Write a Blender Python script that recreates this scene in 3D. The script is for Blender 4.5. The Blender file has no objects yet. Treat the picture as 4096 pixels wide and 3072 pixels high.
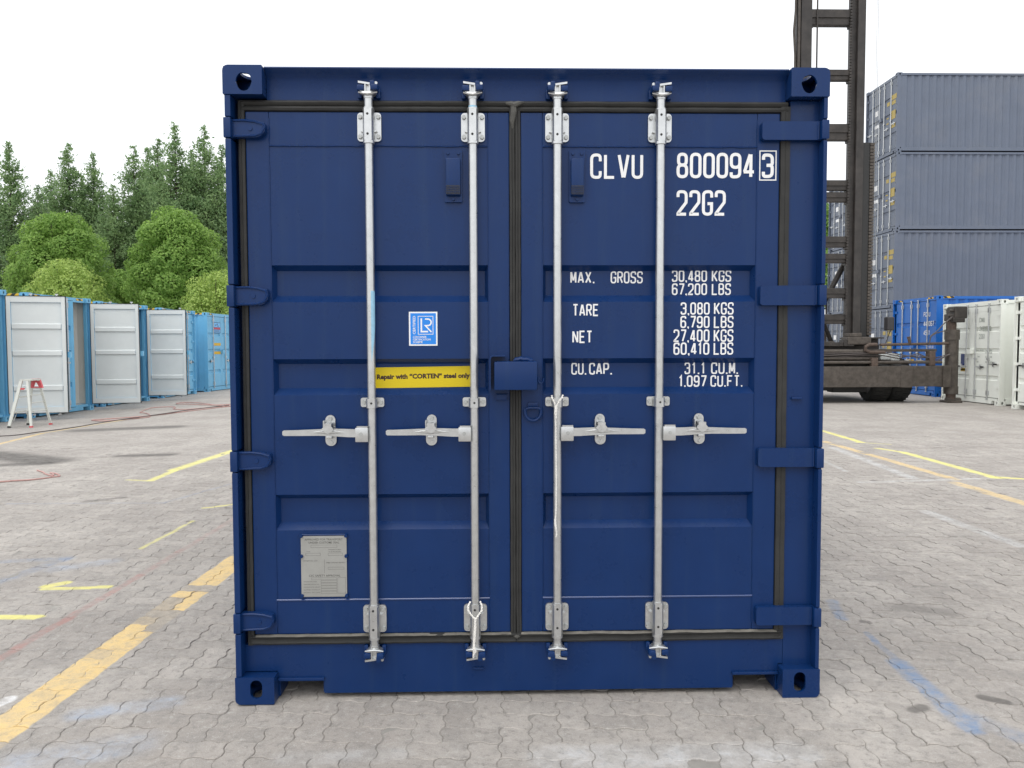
import bpy, bmesh, math, random
import numpy as np
from mathutils import Vector, Matrix
from mathutils.geometry import tessellate_polygon
R = math.radians
SC = bpy.context.scene
COL = SC.collection

# ------------------------------------------------------------------ camera
cd = bpy.data.cameras.new('camera'); cam = bpy.data.objects.new('camera', cd); COL.objects.link(cam)
cd.sensor_width = 36.0; cd.lens = 3100.0 / 4096.0 * 36.0
cd.clip_start = 0.05; cd.clip_end = 2000.0
def cam_basis(yaw, pitch, roll):
    f = Vector((math.sin(yaw)*math.cos(pitch), math.cos(yaw)*math.cos(pitch), -math.sin(pitch)))
    r = Vector((math.cos(yaw), -math.sin(yaw), 0)); u = r.cross(f)
    c, s = math.cos(roll), math.sin(roll)
    return f, c*r + s*u, -s*r + c*u
f_, r_, u_ = cam_basis(0.0222, 0.0481, -0.0028)
m = Matrix((r_, u_, -f_)).transposed().to_4x4()
m.translation = Vector((-0.1408, -3.1526, 1.4723))
cam.matrix_world = m
SC.camera = cam

# ------------------------------------------------------------------ world, sun, exposure
SUN_EL, SUN_AZ = R(62), R(205)          # azimuth from +Y towards +X; high behind the camera, veiled by cloud
world = bpy.data.worlds.new('World'); SC.world = world; world.use_nodes = True
nt = world.node_tree; nt.nodes.clear()
sky = nt.nodes.new('ShaderNodeTexSky'); sky.sky_type = 'NISHITA'; sky.sun_disc = False
sky.sun_elevation = SUN_EL; sky.sun_rotation = SUN_AZ; sky.air_density = 1.0; sky.dust_density = 6.0; sky.ozone_density = 1.0
hs = nt.nodes.new('ShaderNodeHueSaturation'); hs.inputs['Saturation'].default_value = 0.10; hs.inputs['Value'].default_value = 1.0
mx = nt.nodes.new('ShaderNodeMix'); mx.data_type = 'RGBA'; mx.inputs['Factor'].default_value = 0.62
mx.inputs['B'].default_value = (12.6, 12.9, 13.3, 1)        # even cloud layer
bg = nt.nodes.new('ShaderNodeBackground'); bg.inputs['Strength'].default_value = 0.10
wo = nt.nodes.new('ShaderNodeOutputWorld')
nt.links.new(sky.outputs[0], hs.inputs['Color']); nt.links.new(hs.outputs[0], mx.inputs['A'])
nt.links.new(mx.outputs['Result'], bg.inputs['Color']); nt.links.new(bg.outputs[0], wo.inputs['Surface'])
sl = bpy.data.lights.new('sun', 'SUN'); sl.energy = 0.55; sl.angle = R(60); sl.color = (1.0, 0.96, 0.9)
sun = bpy.data.objects.new('sun', sl); COL.objects.link(sun)
sd = Vector((math.sin(SUN_AZ)*math.cos(SUN_EL), math.cos(SUN_AZ)*math.cos(SUN_EL), math.sin(SUN_EL)))
sun.rotation_euler = sd.to_track_quat('Z', 'Y').to_euler()
SC.view_settings.view_transform = 'Standard'; SC.view_settings.look = 'None'
SC.view_settings.exposure = 0.50; SC.view_settings.gamma = 1.0; SC.view_settings.use_curve_mapping = False

# ------------------------------------------------------------------ tagging
def tag(o, label=None, cat=None, group=None, kind=None):
    if label: o['label'] = label
    if cat: o['category'] = cat
    if group: o['group'] = group
    if kind: o['kind'] = kind
    return o
def empty(name, loc=(0, 0, 0), rz=0.0):
    o = bpy.data.objects.new(name, None); COL.objects.link(o)
    o.location = loc; o.rotation_euler = (0, 0, rz); o.empty_display_size = 0.2
    return o
def kids(o): return [c for c in bpy.data.objects if c.parent == o]
def copy_tree(o, parent=None, pairs=None):
    c = o.copy(); COL.objects.link(c)
    if parent is not None: c.parent = parent
    for ch in CH.get(o, []): copy_tree(ch, c)
    CH.setdefault(c, [])
    if parent is not None: CH.setdefault(parent, []).append(c)
    return c
CH = {}
def link(name, me, parent=None, loc=None, rot=None):
    o = bpy.data.objects.new(name, me); COL.objects.link(o)
    if parent is not None:
        o.parent = parent; CH.setdefault(parent, []).append(o)
    if loc is not None: o.location = loc
    if rot is not None: o.rotation_euler = rot
    return o

# ------------------------------------------------------------------ mesh builder
class MB:
    def __init__(s): s.v = []; s.f = []; s.m = []
    def add(s, vs, fs, mi=0, M=None):
        b = len(s.v)
        if M is not None: vs = [M @ Vector(p) for p in vs]
        s.v += [tuple(p) for p in vs]; s.f += [tuple(b+i for i in f) for f in fs]; s.m += [mi]*len(fs)
        return s
    def box(s, x0, x1, y0, y1, z0, z1, mi=0, M=None):
        vs = [(x0,y0,z0),(x1,y0,z0),(x1,y1,z0),(x0,y1,z0),(x0,y0,z1),(x1,y0,z1),(x1,y1,z1),(x0,y1,z1)]
        fs = [(0,3,2,1),(4,5,6,7),(0,1,5,4),(1,2,6,5),(2,3,7,6),(3,0,4,7)]
        return s.add(vs, fs, mi, M)
    def bbox(s, x0, x1, y0, y1, z0, z1, b=0.003, mi=0, M=None):
        """box with chamfered edges"""
        bm = bmesh.new(); bmesh.ops.create_cube(bm, size=1.0)
        for v in bm.verts:
            v.co = Vector(((x0+x1)/2+v.co.x*(x1-x0), (y0+y1)/2+v.co.y*(y1-y0), (z0+z1)/2+v.co.z*(z1-z0)))
        bmesh.ops.bevel(bm, geom=list(bm.edges), offset=b, segments=2, affect='EDGES', profile=0.6)
        s.bm(bm, mi, M); return s
    def bm(s, bm, mi=0, M=None):
        bm.verts.index_update()
        s.add([v.co.copy() for v in bm.verts], [[v.index for v in f.verts] for f in bm.faces], mi, M)
        bm.free()
    def tube(s, p0, p1, r0, r1=None, n=12, mi=0, cap=True):
        r1 = r0 if r1 is None else r1
        p0, p1 = Vector(p0), Vector(p1); d = (p1-p0).normalized()
        a = d.orthogonal().normalized(); b = d.cross(a)
        vs = []
        for p, r in ((p0, r0), (p1, r1)):
            for i in range(n):
                t = 2*math.pi*i/n; vs.append(p + a*math.cos(t)*r + b*math.sin(t)*r)
        fs = [(i, (i+1) % n, n+(i+1) % n, n+i) for i in range(n)]
        if cap: fs += [tuple(range(n-1, -1, -1)), tuple(range(n, 2*n))]
        return s.add(vs, fs, mi)
    def path(s, pts, r, n=8, mi=0, closed=False):
        pts = [Vector(p) for p in pts]; N = len(pts); rings = []
        up = None
        for i, p in enumerate(pts):
            if closed: d = pts[(i+1) % N]-pts[i-1]
            else: d = pts[min(i+1, N-1)]-pts[max(i-1, 0)]
            d.normalize()
            if up is None: up = d.orthogonal().normalized()
            a = (up - d*up.dot(d)).normalized(); up = a; b = d.cross(a)
            rr = r[i] if isinstance(r, (list, tuple)) else r
            rings.append([p + a*math.cos(2*math.pi*k/n)*rr + b*math.sin(2*math.pi*k/n)*rr for k in range(n)])
        vs = [v for g in rings for v in g]; fs = []
        for i in range(N if closed else N-1):
            j = (i+1) % N
            for k in range(n): fs.append((i*n+k, i*n+(k+1) % n, j*n+(k+1) % n, j*n+k))
        if not closed: fs += [tuple(range(n-1, -1, -1)), tuple((N-1)*n+k for k in range(n))]
        return s.add(vs, fs, mi)
    def prism(s, poly, y0, y1, mi=0, M=None, holes=(), axis='y'):
        """outline (x,z) with holes, extruded between y0 and y1"""
        loops = [list(poly)] + [list(h) for h in holes]
        flat = [p for l in loops for p in l]
        tris = tessellate_polygon([[Vector((p[0], p[1], 0)) for p in l] for l in loops])
        n = len(flat)
        def P(p, y):
            if axis == 'y': return (p[0], y, p[1])
            if axis == 'x': return (y, p[0], p[1])
            return (p[0], p[1], y)
        vs = [P(p, y0) for p in flat] + [P(p, y1) for p in flat]
        fs = [tuple(t) for t in tris] + [tuple(n+i for i in reversed(t)) for t in tris]
        o = 0
        for l in loops:
            k = len(l)
            for i in range(k): fs.append((o+i, o+(i+1) % k, n+o+(i+1) % k, n+o+i))
            o += k
        return s.add(vs, fs, mi, M)
    def mesh(s, name, mats, smooth=False, fix=True):
        me = bpy.data.meshes.new(name); me.from_pydata(s.v, [], s.f)
        for m_ in (mats if isinstance(mats, (list, tuple)) else [mats]): me.materials.append(m_)
        me.polygons.foreach_set('material_index', s.m)
        if fix:
            bm = bmesh.new(); bm.from_mesh(me); bmesh.ops.recalc_face_normals(bm, faces=bm.faces); bm.to_mesh(me); bm.free()
        if smooth:
            me.polygons.foreach_set('use_smooth', [True]*len(me.polygons))
            try: me.set_sharp_from_angle(angle=R(38))
            except Exception: pass
        me.update(); return me
    def build(s, name, mats, parent=None, smooth=False, loc=None, rot=None, fix=True):
        return link(name, s.mesh(name, mats, smooth, fix), parent, loc, rot)

def _each(s, name, mats, parent=None, smooth=False, loc=None, rot=None):
    par = list(range(len(s.v)))
    def fd(i):
        while par[i] != i: par[i] = par[par[i]]; i = par[i]
        return i
    for f in s.f:
        r0 = fd(f[0])
        for i in f[1:]: par[fd(i)] = r0
    gr = {}
    for k, f in enumerate(s.f): gr.setdefault(fd(f[0]), []).append(k)
    out = []
    for ks in gr.values():
        a = MB(); mp = {}
        for k in ks:
            g = []
            for i in s.f[k]:
                if i not in mp: mp[i] = len(a.v); a.v.append(s.v[i])
                g.append(mp[i])
            a.f.append(tuple(g)); a.m.append(s.m[k])
        out.append(a.build(name, mats, parent, smooth, loc, rot))
    return out
MB.build_each = _each
def rrect(x0, x1, z0, z1, r, n=4):
    pts = []
    for cx, cz, a in ((x1-r, z1-r, 0), (x0+r, z1-r, 90), (x0+r, z0+r, 180), (x1-r, z0+r, 270)):
        for i in range(n+1):
            t = R(a+90*i/n); pts.append((cx+r*math.cos(t), cz+r*math.sin(t)))
    return pts
def ellipse(cx, cz, rx, rz, n=16, p=0.0):
    return [(cx+rx*math.cos(2*math.pi*i/n+p), cz+rz*math.sin(2*math.pi*i/n+p)) for i in range(n)]

# ------------------------------------------------------------------ materials
def newmat(name):
    m_ = bpy.data.materials.new(name); m_.use_nodes = True; nt_ = m_.node_tree
    return m_, nt_, nt_.nodes['Principled BSDF']
def paint(name, col, rough=0.42, var=0.12, bump=0.05, metal=0.0, scale=6.0, dirt=None, dirt_amt=0.3, spec=0.5, coat=0.0, orange=220.0, streak=None):
    m_, t, b = newmat(name)
    tc = t.nodes.new('ShaderNodeNewGeometry')
    n1 = t.nodes.new('ShaderNodeTexNoise'); n1.inputs['Scale'].default_value = scale; n1.inputs['Detail'].default_value = 8; n1.inputs['Roughness'].default_value = 0.65
    t.links.new(tc.outputs['Position'], n1.inputs['Vector'])
    n2 = t.nodes.new('ShaderNodeTexNoise'); n2.inputs['Scale'].default_value = orange; n2.inputs['Detail'].default_value = 3
    t.links.new(tc.outputs['Position'], n2.inputs['Vector'])
    mr = t.nodes.new('ShaderNodeMapRange'); mr.inputs['From Min'].default_value = 0.3; mr.inputs['From Max'].default_value = 0.7
    mr.inputs['To Min'].default_value = 1-var; mr.inputs['To Max'].default_value = 1+var
    t.links.new(n1.outputs['Fac'], mr.inputs['Value'])
    vm = t.nodes.new('ShaderNodeVectorMath'); vm.operation = 'SCALE'; vm.inputs[0].default_value = col[:3]
    t.links.new(mr.outputs[0], vm.inputs['Scale'])
    src = vm.outputs[0]
    if dirt is not None:
        n3 = t.nodes.new('ShaderNodeTexNoise'); n3.inputs['Scale'].default_value = scale*0.45; n3.inputs['Detail'].default_value = 10; n3.inputs['Roughness'].default_value = 0.7
        t.links.new(tc.outputs['Position'], n3.inputs['Vector'])
        r3 = t.nodes.new('ShaderNodeMapRange'); r3.inputs['From Min'].default_value = 0.48; r3.inputs['From Max'].default_value = 0.75
        r3.inputs['To Max'].default_value = dirt_amt; t.links.new(n3.outputs['Fac'], r3.inputs['Value'])
        mm = t.nodes.new('ShaderNodeMix'); mm.data_type = 'RGBA'; mm.inputs['B'].default_value = (*dirt, 1)
        t.links.new(r3.outputs[0], mm.inputs['Factor']); t.links.new(src, mm.inputs['A']); src = mm.outputs['Result']
    if streak is not None:
        mp = t.nodes.new('ShaderNodeMapping'); mp.inputs['Scale'].default_value = (22, 22, 0.9); t.links.new(tc.outputs['Position'], mp.inputs['Vector'])
        n4 = t.nodes.new('ShaderNodeTexNoise'); n4.inputs['Scale'].default_value = 1.0; n4.inputs['Detail'].default_value = 6; n4.inputs['Roughness'].default_value = 0.7; t.links.new(mp.outputs[0], n4.inputs['Vector'])
        r4 = t.nodes.new('ShaderNodeMapRange'); r4.inputs['From Min'].default_value = 0.52; r4.inputs['From Max'].default_value = 0.78; r4.inputs['To Max'].default_value = 0.55; t.links.new(n4.outputs['Fac'], r4.inputs['Value'])
        m4 = t.nodes.new('ShaderNodeMix'); m4.data_type = 'RGBA'; m4.inputs['B'].default_value = (*streak, 1); t.links.new(r4.outputs[0], m4.inputs['Factor']); t.links.new(src, m4.inputs['A']); src = m4.outputs['Result']
    t.links.new(src, b.inputs['Base Color'])
    r2 = t.nodes.new('ShaderNodeMapRange'); r2.inputs['To Min'].default_value = rough-0.08; r2.inputs['To Max'].default_value = rough+0.1
    t.links.new(n1.outputs['Fac'], r2.inputs['Value']); t.links.new(r2.outputs[0], b.inputs['Roughness'])
    b.inputs['Metallic'].default_value = metal; b.inputs['Specular IOR Level'].default_value = spec
    b.inputs['Coat Weight'].default_value = coat; b.inputs['Coat Roughness'].default_value = 0.25
    if bump > 0:
        bp = t.nodes.new('ShaderNodeBump'); bp.inputs['Strength'].default_value = bump; bp.inputs['Distance'].default_value = 0.004
        ad = t.nodes.new('ShaderNodeMath'); ad.operation = 'MULTIPLY_ADD'; ad.inputs[1].default_value = 0.35
        t.links.new(n2.outputs['Fac'], ad.inputs[0]); t.links.new(n1.outputs['Fac'], ad.inputs[2])
        t.links.new(ad.outputs[0], bp.inputs['Height']); t.links.new(bp.outputs[0], b.inputs['Normal'])
    return m_
M_NAVY = paint('navy_paint', (0.0038, 0.0260, 0.109), 0.28, 0.07, 0.06, dirt=(0.010, 0.031, 0.112), dirt_amt=0.4, spec=0.27, streak=(0.016, 0.042, 0.112))
M_SEAM = paint('navy_gloss_seam', (0.016, 0.045, 0.16), 0.22, 0.05, 0.0, spec=0.8)
M_SEAL = paint('weathered_sealant', (0.085, 0.083, 0.075), 0.7, 0.3, 0.2, scale=30)
M_LIPGLINT = paint('sky_glint_rubber_edge', (0.15, 0.14, 0.12), 0.8, 0.35, 0.2, scale=16)  # pale colour carries the sky highlight of the gasket lip
M_GALV = paint('galvanised_steel', (0.58, 0.59, 0.59), 0.29, 0.10, 0.05, metal=0.85, scale=30, spec=0.5)
M_GALV2 = paint('galvanised_steel_dull', (0.42, 0.43, 0.42), 0.45, 0.15, 0.06, metal=0.6, scale=40)
M_RUBBER = paint('rubber_gasket', (0.029, 0.029, 0.028), 0.62, 0.25, 0.10, scale=14, dirt=(0.07, 0.068, 0.062), dirt_amt=0.25, spec=0.3)
M_WHITE = paint('white_lettering', (0.80, 0.80, 0.80), 0.45, 0.02, 0.0)
M_BLACKHOLE = paint('drilled_hole', (0.02, 0.02, 0.02), 0.8, 0.0, 0.0)
M_YELLOW = paint('yellow_sticker', (0.66, 0.50, 0.012), 0.4, 0.03, 0.0, spec=0.3)
M_BROWN = paint('brown_ink', (0.045, 0.02, 0.008), 0.5, 0.0, 0.0)
M_LRBLUE = paint('sticker_blue', (0.012, 0.22, 0.72), 0.35, 0.02, 0.0)
M_PLATE = paint('aluminium_plate', (0.38, 0.38, 0.36), 0.42, 0.08, 0.02, metal=0.5, scale=12)
M_INK = paint('etched_ink', (0.10, 0.10, 0.09), 0.6, 0.0, 0.0)
M_ROPE = paint('white_rope', (0.78, 0.76, 0.72), 0.8, 0.1, 0.1, scale=90)
M_TAPE = paint('blue_tape_residue', (0.30, 0.55, 0.72), 0.5, 0.15, 0.0, scale=30)
M_LBLUE = paint('light_blue_paint', (0.150, 0.43, 0.66), 0.42, 0.05, 0.04, scale=2.5, dirt=(0.16, 0.30, 0.42), dirt_amt=0.25)
M_OFFWH = paint('pale_grey_paint', (0.66, 0.69, 0.68), 0.5, 0.04, 0.03, scale=2.5)
M_WHITEC = paint('white_container_paint', (0.82, 0.84, 0.78), 0.4, 0.03, 0.03, scale=2.5, dirt=(0.55, 0.55, 0.45), dirt_amt=0.25)
M_ROYAL = paint('royal_blue_paint', (0.005, 0.125, 0.47), 0.38, 0.06, 0.04, scale=2.5)
M_GREYC = paint('slate_grey_paint', (0.126, 0.150, 0.200), 0.45, 0.06, 0.04, scale=1.6, dirt=(0.22, 0.22, 0.23), dirt_amt=0.35)
M_RED = paint('red_plastic', (0.62, 0.085, 0.10), 0.4, 0.05, 0.0)
M_PINK = paint('faded_red_hose', (0.47, 0.27, 0.245), 0.6, 0.15, 0.0, scale=20)
M_DKHOSE = paint('dark_hose', (0.085, 0.072, 0.068), 0.6, 0.15, 0.0, scale=20)
M_ALU = paint('aluminium', (0.62, 0.63, 0.58), 0.4, 0.06, 0.02, metal=0.35, scale=20)
M_DARK = paint('near_black', (0.02, 0.02, 0.02), 0.55, 0.2, 0.0)
M_YDECAL = paint('amber_decal', (0.62, 0.38, 0.012), 0.5, 0.08, 0.0)
M_GREASE = paint('greasy_brown_steel', (0.036, 0.031, 0.028), 0.45, 0.35, 0.25, scale=7, dirt=(0.10, 0.085, 0.072), dirt_amt=0.5, spec=0.4)
M_GREASE2 = paint('dusty_brown_steel', (0.082, 0.070, 0.060), 0.5, 0.35, 0.25, scale=9, dirt=(0.045, 0.037, 0.03), dirt_amt=0.6, spec=0.3)
M_MAST = paint('dark_mast_steel', (0.036, 0.032, 0.030), 0.45, 0.35, 0.2, scale=5, dirt=(0.09, 0.078, 0.07), dirt_amt=0.45, spec=0.4)
M_RUST = paint('rusty_joint', (0.085, 0.060, 0.047), 0.75, 0.35, 0.2, scale=18)
M_TYRE = paint('tyre_rubber', (0.028, 0.028, 0.027), 0.75, 0.2, 0.1, scale=12, dirt=(0.09, 0.085, 0.075), dirt_amt=0.3, spec=0.3)
M_BARK = paint('bark', (0.055, 0.042, 0.034), 0.85, 0.3, 0.3, scale=9)
M_NAVYLOGO = paint('logo_navy', (0.01, 0.03, 0.14), 0.4, 0.0, 0.0)
M_CRIM = paint('logo_crimson', (0.45, 0.02, 0.06), 0.4, 0.0, 0.0)
M_SKYST = paint('logo_sky', (0.14, 0.45, 0.80), 0.4, 0.0, 0.0)
M_SEAT = paint('black_vinyl', (0.035, 0.033, 0.036), 0.5, 0.1, 0.0)
M_LINER = paint('warm_white_liner', (0.74, 0.72, 0.66), 0.5, 0.04, 0.03, scale=2.5)
M_YPALE = paint('faded_amber_decal', (0.42, 0.32, 0.09), 0.5, 0.08, 0.0)
M_GLYPH = paint('grey_ink', (0.30, 0.33, 0.30), 0.5, 0.0, 0.0)

def hazard_mat():
    m_, t, b = newmat('hazard_stripes')
    g = t.nodes.new('ShaderNodeTexCoord'); w = t.nodes.new('ShaderNodeTexWave'); w.wave_type = 'BANDS'; w.bands_direction = 'DIAGONAL'
    w.inputs['Scale'].default_value = 3.2; t.links.new(g.outputs['Object'], w.inputs['Vector'])
    r = t.nodes.new('ShaderNodeValToRGB'); r.color_ramp.interpolation = 'CONSTANT'
    r.color_ramp.elements[0].color = (0.02, 0.018, 0.015, 1); r.color_ramp.elements[1].position = 0.5; r.color_ramp.elements[1].color = (0.70, 0.42, 0.02, 1)
    t.links.new(w.outputs['Fac'], r.inputs[0]); t.links.new(r.outputs[0], b.inputs['Base Color']); b.inputs['Roughness'].default_value = 0.5
    return m_
M_HAZ = hazard_mat()

def leaf_mat(name, c1, c2, trans=0.35, scale=0.9):
    m_, t, b = newmat(name)
    g = t.nodes.new('ShaderNodeNewGeometry'); n = t.nodes.new('ShaderNodeTexNoise'); n.inputs['Scale'].default_value = scale; n.inputs['Detail'].default_value = 5
    t.links.new(g.outputs['Position'], n.inputs['Vector'])
    wn = t.nodes.new('ShaderNodeTexWhiteNoise'); wn.noise_dimensions = '1D'; t.links.new(g.outputs['Random Per Island'], wn.inputs['W'])
    ad = t.nodes.new('ShaderNodeMath'); ad.operation = 'MULTIPLY_ADD'; ad.inputs[1].default_value = 0.45
    t.links.new(wn.outputs['Value'], ad.inputs[0]); t.links.new(n.outputs['Fac'], ad.inputs[2])
    mr = t.nodes.new('ShaderNodeMapRange'); mr.inputs['From Min'].default_value = 0.4; mr.inputs['From Max'].default_value = 1.05
    t.links.new(ad.outputs[0], mr.inputs['Value'])
    mm = t.nodes.new('ShaderNodeMix'); mm.data_type = 'RGBA'; mm.inputs['A'].default_value = (*c1, 1); mm.inputs['B'].default_value = (*c2, 1)
    t.links.new(mr.outputs[0], mm.inputs['Factor'])
    t.links.new(mm.outputs['Result'], b.inputs['Base Color']); b.inputs['Roughness'].default_value = 0.55; b.inputs['Specular IOR Level'].default_value = 0.3
    tr = t.nodes.new('ShaderNodeBsdfTranslucent'); t.links.new(mm.outputs['Result'], tr.inputs['Color'])
    ms = t.nodes.new('ShaderNodeMixShader'); ms.inputs[0].default_value = trans
    out = [x for x in t.nodes if x.type == 'OUTPUT_MATERIAL'][0]
    t.links.new(b.outputs[0], ms.inputs[1]); t.links.new(tr.outputs[0], ms.inputs[2]); t.links.new(ms.outputs[0], out.inputs['Surface'])
    return m_
M_LEAFD = leaf_mat('conifer_needles', (0.155, 0.262, 0.120), (0.300, 0.425, 0.185), 0.5)
M_LEAFR = leaf_mat('camphor_leaves', (0.145, 0.275, 0.050), (0.330, 0.500, 0.120), 0.45, 1.6)
M_LEAFY = leaf_mat('yellow_green_leaves', (0.250, 0.370, 0.080), (0.510, 0.640, 0.180), 0.45, 2.0)

# ------------------------------------------------------------------ ground height (slight fall to the left)
def gz(x):
    t = -(x+2.0); return -0.0168*min(0.5*(t+math.sqrt(t*t+1.0)), 9.6)
PAV_ROT = R(-2.2)

# painted marks, spray paint, damp patches on the yard: x0,y0,x1,y1,half width,colour,strength,softness
OR = (0.72, 0.53, 0.25); YE = (0.72, 0.67, 0.24); RE = (0.40, 0.19, 0.17); BL = (0.16, 0.25, 0.40); WH = (0.62, 0.64, 0.66); DK = (0.075, 0.07, 0.065); LB = (0.36, 0.42, 0.52)
MARKS = [
 (-2.09,-0.70,-1.92,2.60,.093,OR,1.0,.10), (-2.53,0.40,-2.46,1.90,.030,RE,.75,.5), (-2.46,1.90,-2.40,3.70,.030,RE,.4,.6),
 (-2.95,1.70,-2.87,1.77,.045,YE,.9,.5), (-2.93,1.64,-2.56,1.66,.035,YE,.9,.5), (-3.1,1.16,-2.68,1.13,.040,YE,.95,.5),
 (-4.36,5.78,-4.02,5.65,.035,YE,.6,.6), (-4.06,5.70,-4.08,6.43,.05,YE,.8,.5), (-4.10,6.43,-3.96,8.35,.085,YE,.85,.7),
 (-2.77,2.60,-2.74,3.50,.022,YE,.6,.7), (-2.85,4.05,-2.60,4.2,.03,YE,.7,.6), (-4.9,4.48,-3.34,4.34,.03,BL,.35,.8), (-3.34,4.34,-2.9,5.8,.03,BL,.4,.8),
 (-3.75,2.31,-3.19,2.36,.05,BL,.45,.8), (-3.34,1.78,-3.2,2.36,.06,BL,.5,.8), (-3.1,2.1,-2.85,2.25,.09,LB,.6,.9), (-1.83,-0.05,-1.50,0.05,.06,LB,.7,.8), (-1.95,-0.45,-1.5,-0.30,.10,LB,.55,.9),
 (-8.3,9.6,-8.56,11.39,.06,OR,.8,.4), (-8.56,11.39,-8.2,14.6,.05,OR,.65,.5),
 (-7.6,8.4,-6.2,7.5,.33,DK,.8,.8), (-7.0,7.2,-6.2,7.3,.16,DK,.65,.8), (-8.0,11.8,-6.5,12.1,.33,DK,.75,.8), (-5.4,7.9,-4.8,7.9,.16,DK,.75,.8), (-4.15,4.52,-3.9,4.66,.07,DK,.5,.8),
 (5.55,10.2,5.45,8.5,.06,YE,.95,.5), (5.4,8.5,5.75,8.25,.04,YE,.6,.6), (5.36,7.8,5.5,7.35,.06,YE,.8,.6), (5.5,7.4,5.43,5.3,.065,YE,.9,.6), (5.43,5.35,5.9,5.08,.06,YE,.9,.5),
 (4.93,8.6,4.92,5.2,.065,OR,.75,.5), (4.80,5.0,4.79,3.5,.075,OR,.7,.5),
 (4.75,7.9,4.50,5.3,.07,WH,.65,.6), (3.8,5.07,5.2,5.25,.045,WH,.55,.7), (3.69,3.6,3.72,2.4,.06,WH,.55,.7), (4.08,6.7,3.98,5.8,.03,WH,.5,.7),
 (1.80,1.22,1.73,0.93,.035,BL,.75,.6), (1.77,0.72,1.73,0.34,.020,BL,.8,.6), (1.73,0.36,1.69,-0.28,.050,BL,.9,.5), (1.70,-0.10,1.82,-0.34,.055,BL,.45,.8),
 (0.05,-0.44,0.95,-0.44,.085,WH,.55,.9), (-2.22,0.05,-2.20,0.10,.035,(.8,.8,.8),.9,.4), (-0.9,-0.42,-0.5,-0.40,.05,WH,.3,.9), (-5.9,3.2,-5.2,3.4,.1,DK,.25,.9), (2.15,1.1,2.35,1.0,.08,DK,.4,.9), (1.9,-0.02,1.96,-0.06,.03,DK,.7,.5),(1.55,-.12,1.6,-.1,.03,DK,.7,.6)]
def pavement_mat(name, joints):
    m_, t, b = newmat(name); N = t.nodes; Lk = t.links
    def math_(op, a, b_=None, c=None, clamp=False):
        n = N.new('ShaderNodeMath'); n.operation = op; n.use_clamp = clamp
        for i, v in enumerate((a, b_, c)):
            if v is None: continue
            if hasattr(v, 'is_linked') or hasattr(v, 'links'): Lk.new(v, n.inputs[i])
            else: n.inputs[i].default_value = v
        return n.outputs[0]
    def noise(vec, sc, det=6, ro=0.6):
        n = N.new('ShaderNodeTexNoise'); n.inputs['Scale'].default_value = sc; n.inputs['Detail'].default_value = det; n.inputs['Roughness'].default_value = ro
        Lk.new(vec, n.inputs['Vector']); return n
    def mapr(v, a, b_, c=0.0, d=1.0, smooth=True):
        n = N.new('ShaderNodeMapRange'); n.interpolation_type = 'SMOOTHSTEP' if smooth else 'LINEAR'
        for i, x in zip(('From Min', 'From Max', 'To Min', 'To Max'), (a, b_, c, d)): n.inputs[i].default_value = x
        Lk.new(v, n.inputs['Value']); return n.outputs[0]
    def mix(fac, a, b_, mode='MIX'):
        n = N.new('ShaderNodeMix'); n.data_type = 'RGBA'; n.blend_type = mode
        if hasattr(fac, 'links'): Lk.new(fac, n.inputs['Factor'])
        else: n.inputs['Factor'].default_value = fac
        for k, v in (('A', a), ('B', b_)):
            if hasattr(v, 'links'): Lk.new(v, n.inputs[k])
            else: n.inputs[k].default_value = (*v, 1)
        return n.outputs['Result']
    P = N.new('ShaderNodeNewGeometry').outputs['Position']
    sx = N.new('ShaderNodeSeparateXYZ'); Lk.new(P, sx.inputs[0])
    cx = N.new('ShaderNodeCombineXYZ'); Lk.new(sx.outputs[0], cx.inputs[0]); Lk.new(sx.outputs[1], cx.inputs[1])
    P2 = cx.outputs[0]
    nb = noise(P2, 1.1, 5); nm = noise(P2, 9.0, 8, 0.7); nf = noise(P2, 70.0, 6, 0.7); nw = noise(P2, 4.0, 3)
    # per paver tone
    oi = N.new('ShaderNodeObjectInfo'); at = N.new('ShaderNodeAttribute'); at.attribute_name = 'rnd'
    rnd = math_('FRACT', math_('ADD', oi.outputs['Random'], at.outputs['Fac']))
    col = mix(mapr(nb.outputs['Fac'], .35, .65), (0.345, 0.314, 0.286), (0.425, 0.391, 0.356))
    col = mix(mapr(nm.outputs['Fac'], .40, .72, 0, .55), col, (0.245, 0.232, 0.218))
    col = mix(mapr(nf.outputs['Fac'], .55, .75, 0, .45), col, (0.50, 0.485, 0.46))
    col = mix(mapr(nf.outputs['Fac'], .25, .42, .5, 0), col, (0.16, 0.15, 0.14))
    tone = mapr(rnd, 0, 1, .90, 1.07, False)
    cc = N.new('ShaderNodeVectorMath'); cc.operation = 'SCALE'; Lk.new(col, cc.inputs[0]); Lk.new(tone, cc.inputs['Scale']); col = cc.outputs[0]
    ng = noise(P2, 190.0, 4, .75); n2_ = noise(P2, 26.0, 6, .75)
    col = mix(mapr(n2_.outputs['Fac'], .50, .66, 0, .75), col, (0.235, 0.222, 0.205)); col = mix(mapr(n2_.outputs['Fac'], .32, .46, .6, 0), col, (0.50, 0.48, 0.45))
    col = mix(mapr(ng.outputs['Fac'], .58, .68, 0, .8), col, (0.60, 0.585, 0.56)); col = mix(mapr(ng.outputs['Fac'], .30, .42, .75, 0), col, (0.14, 0.13, 0.12))
    # oil drips, more of them on the right
    vo = N.new('ShaderNodeTexVoronoi'); vo.inputs['Scale'].default_value = 3.2; vo.inputs['Randomness'].default_value = 1.0
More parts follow.
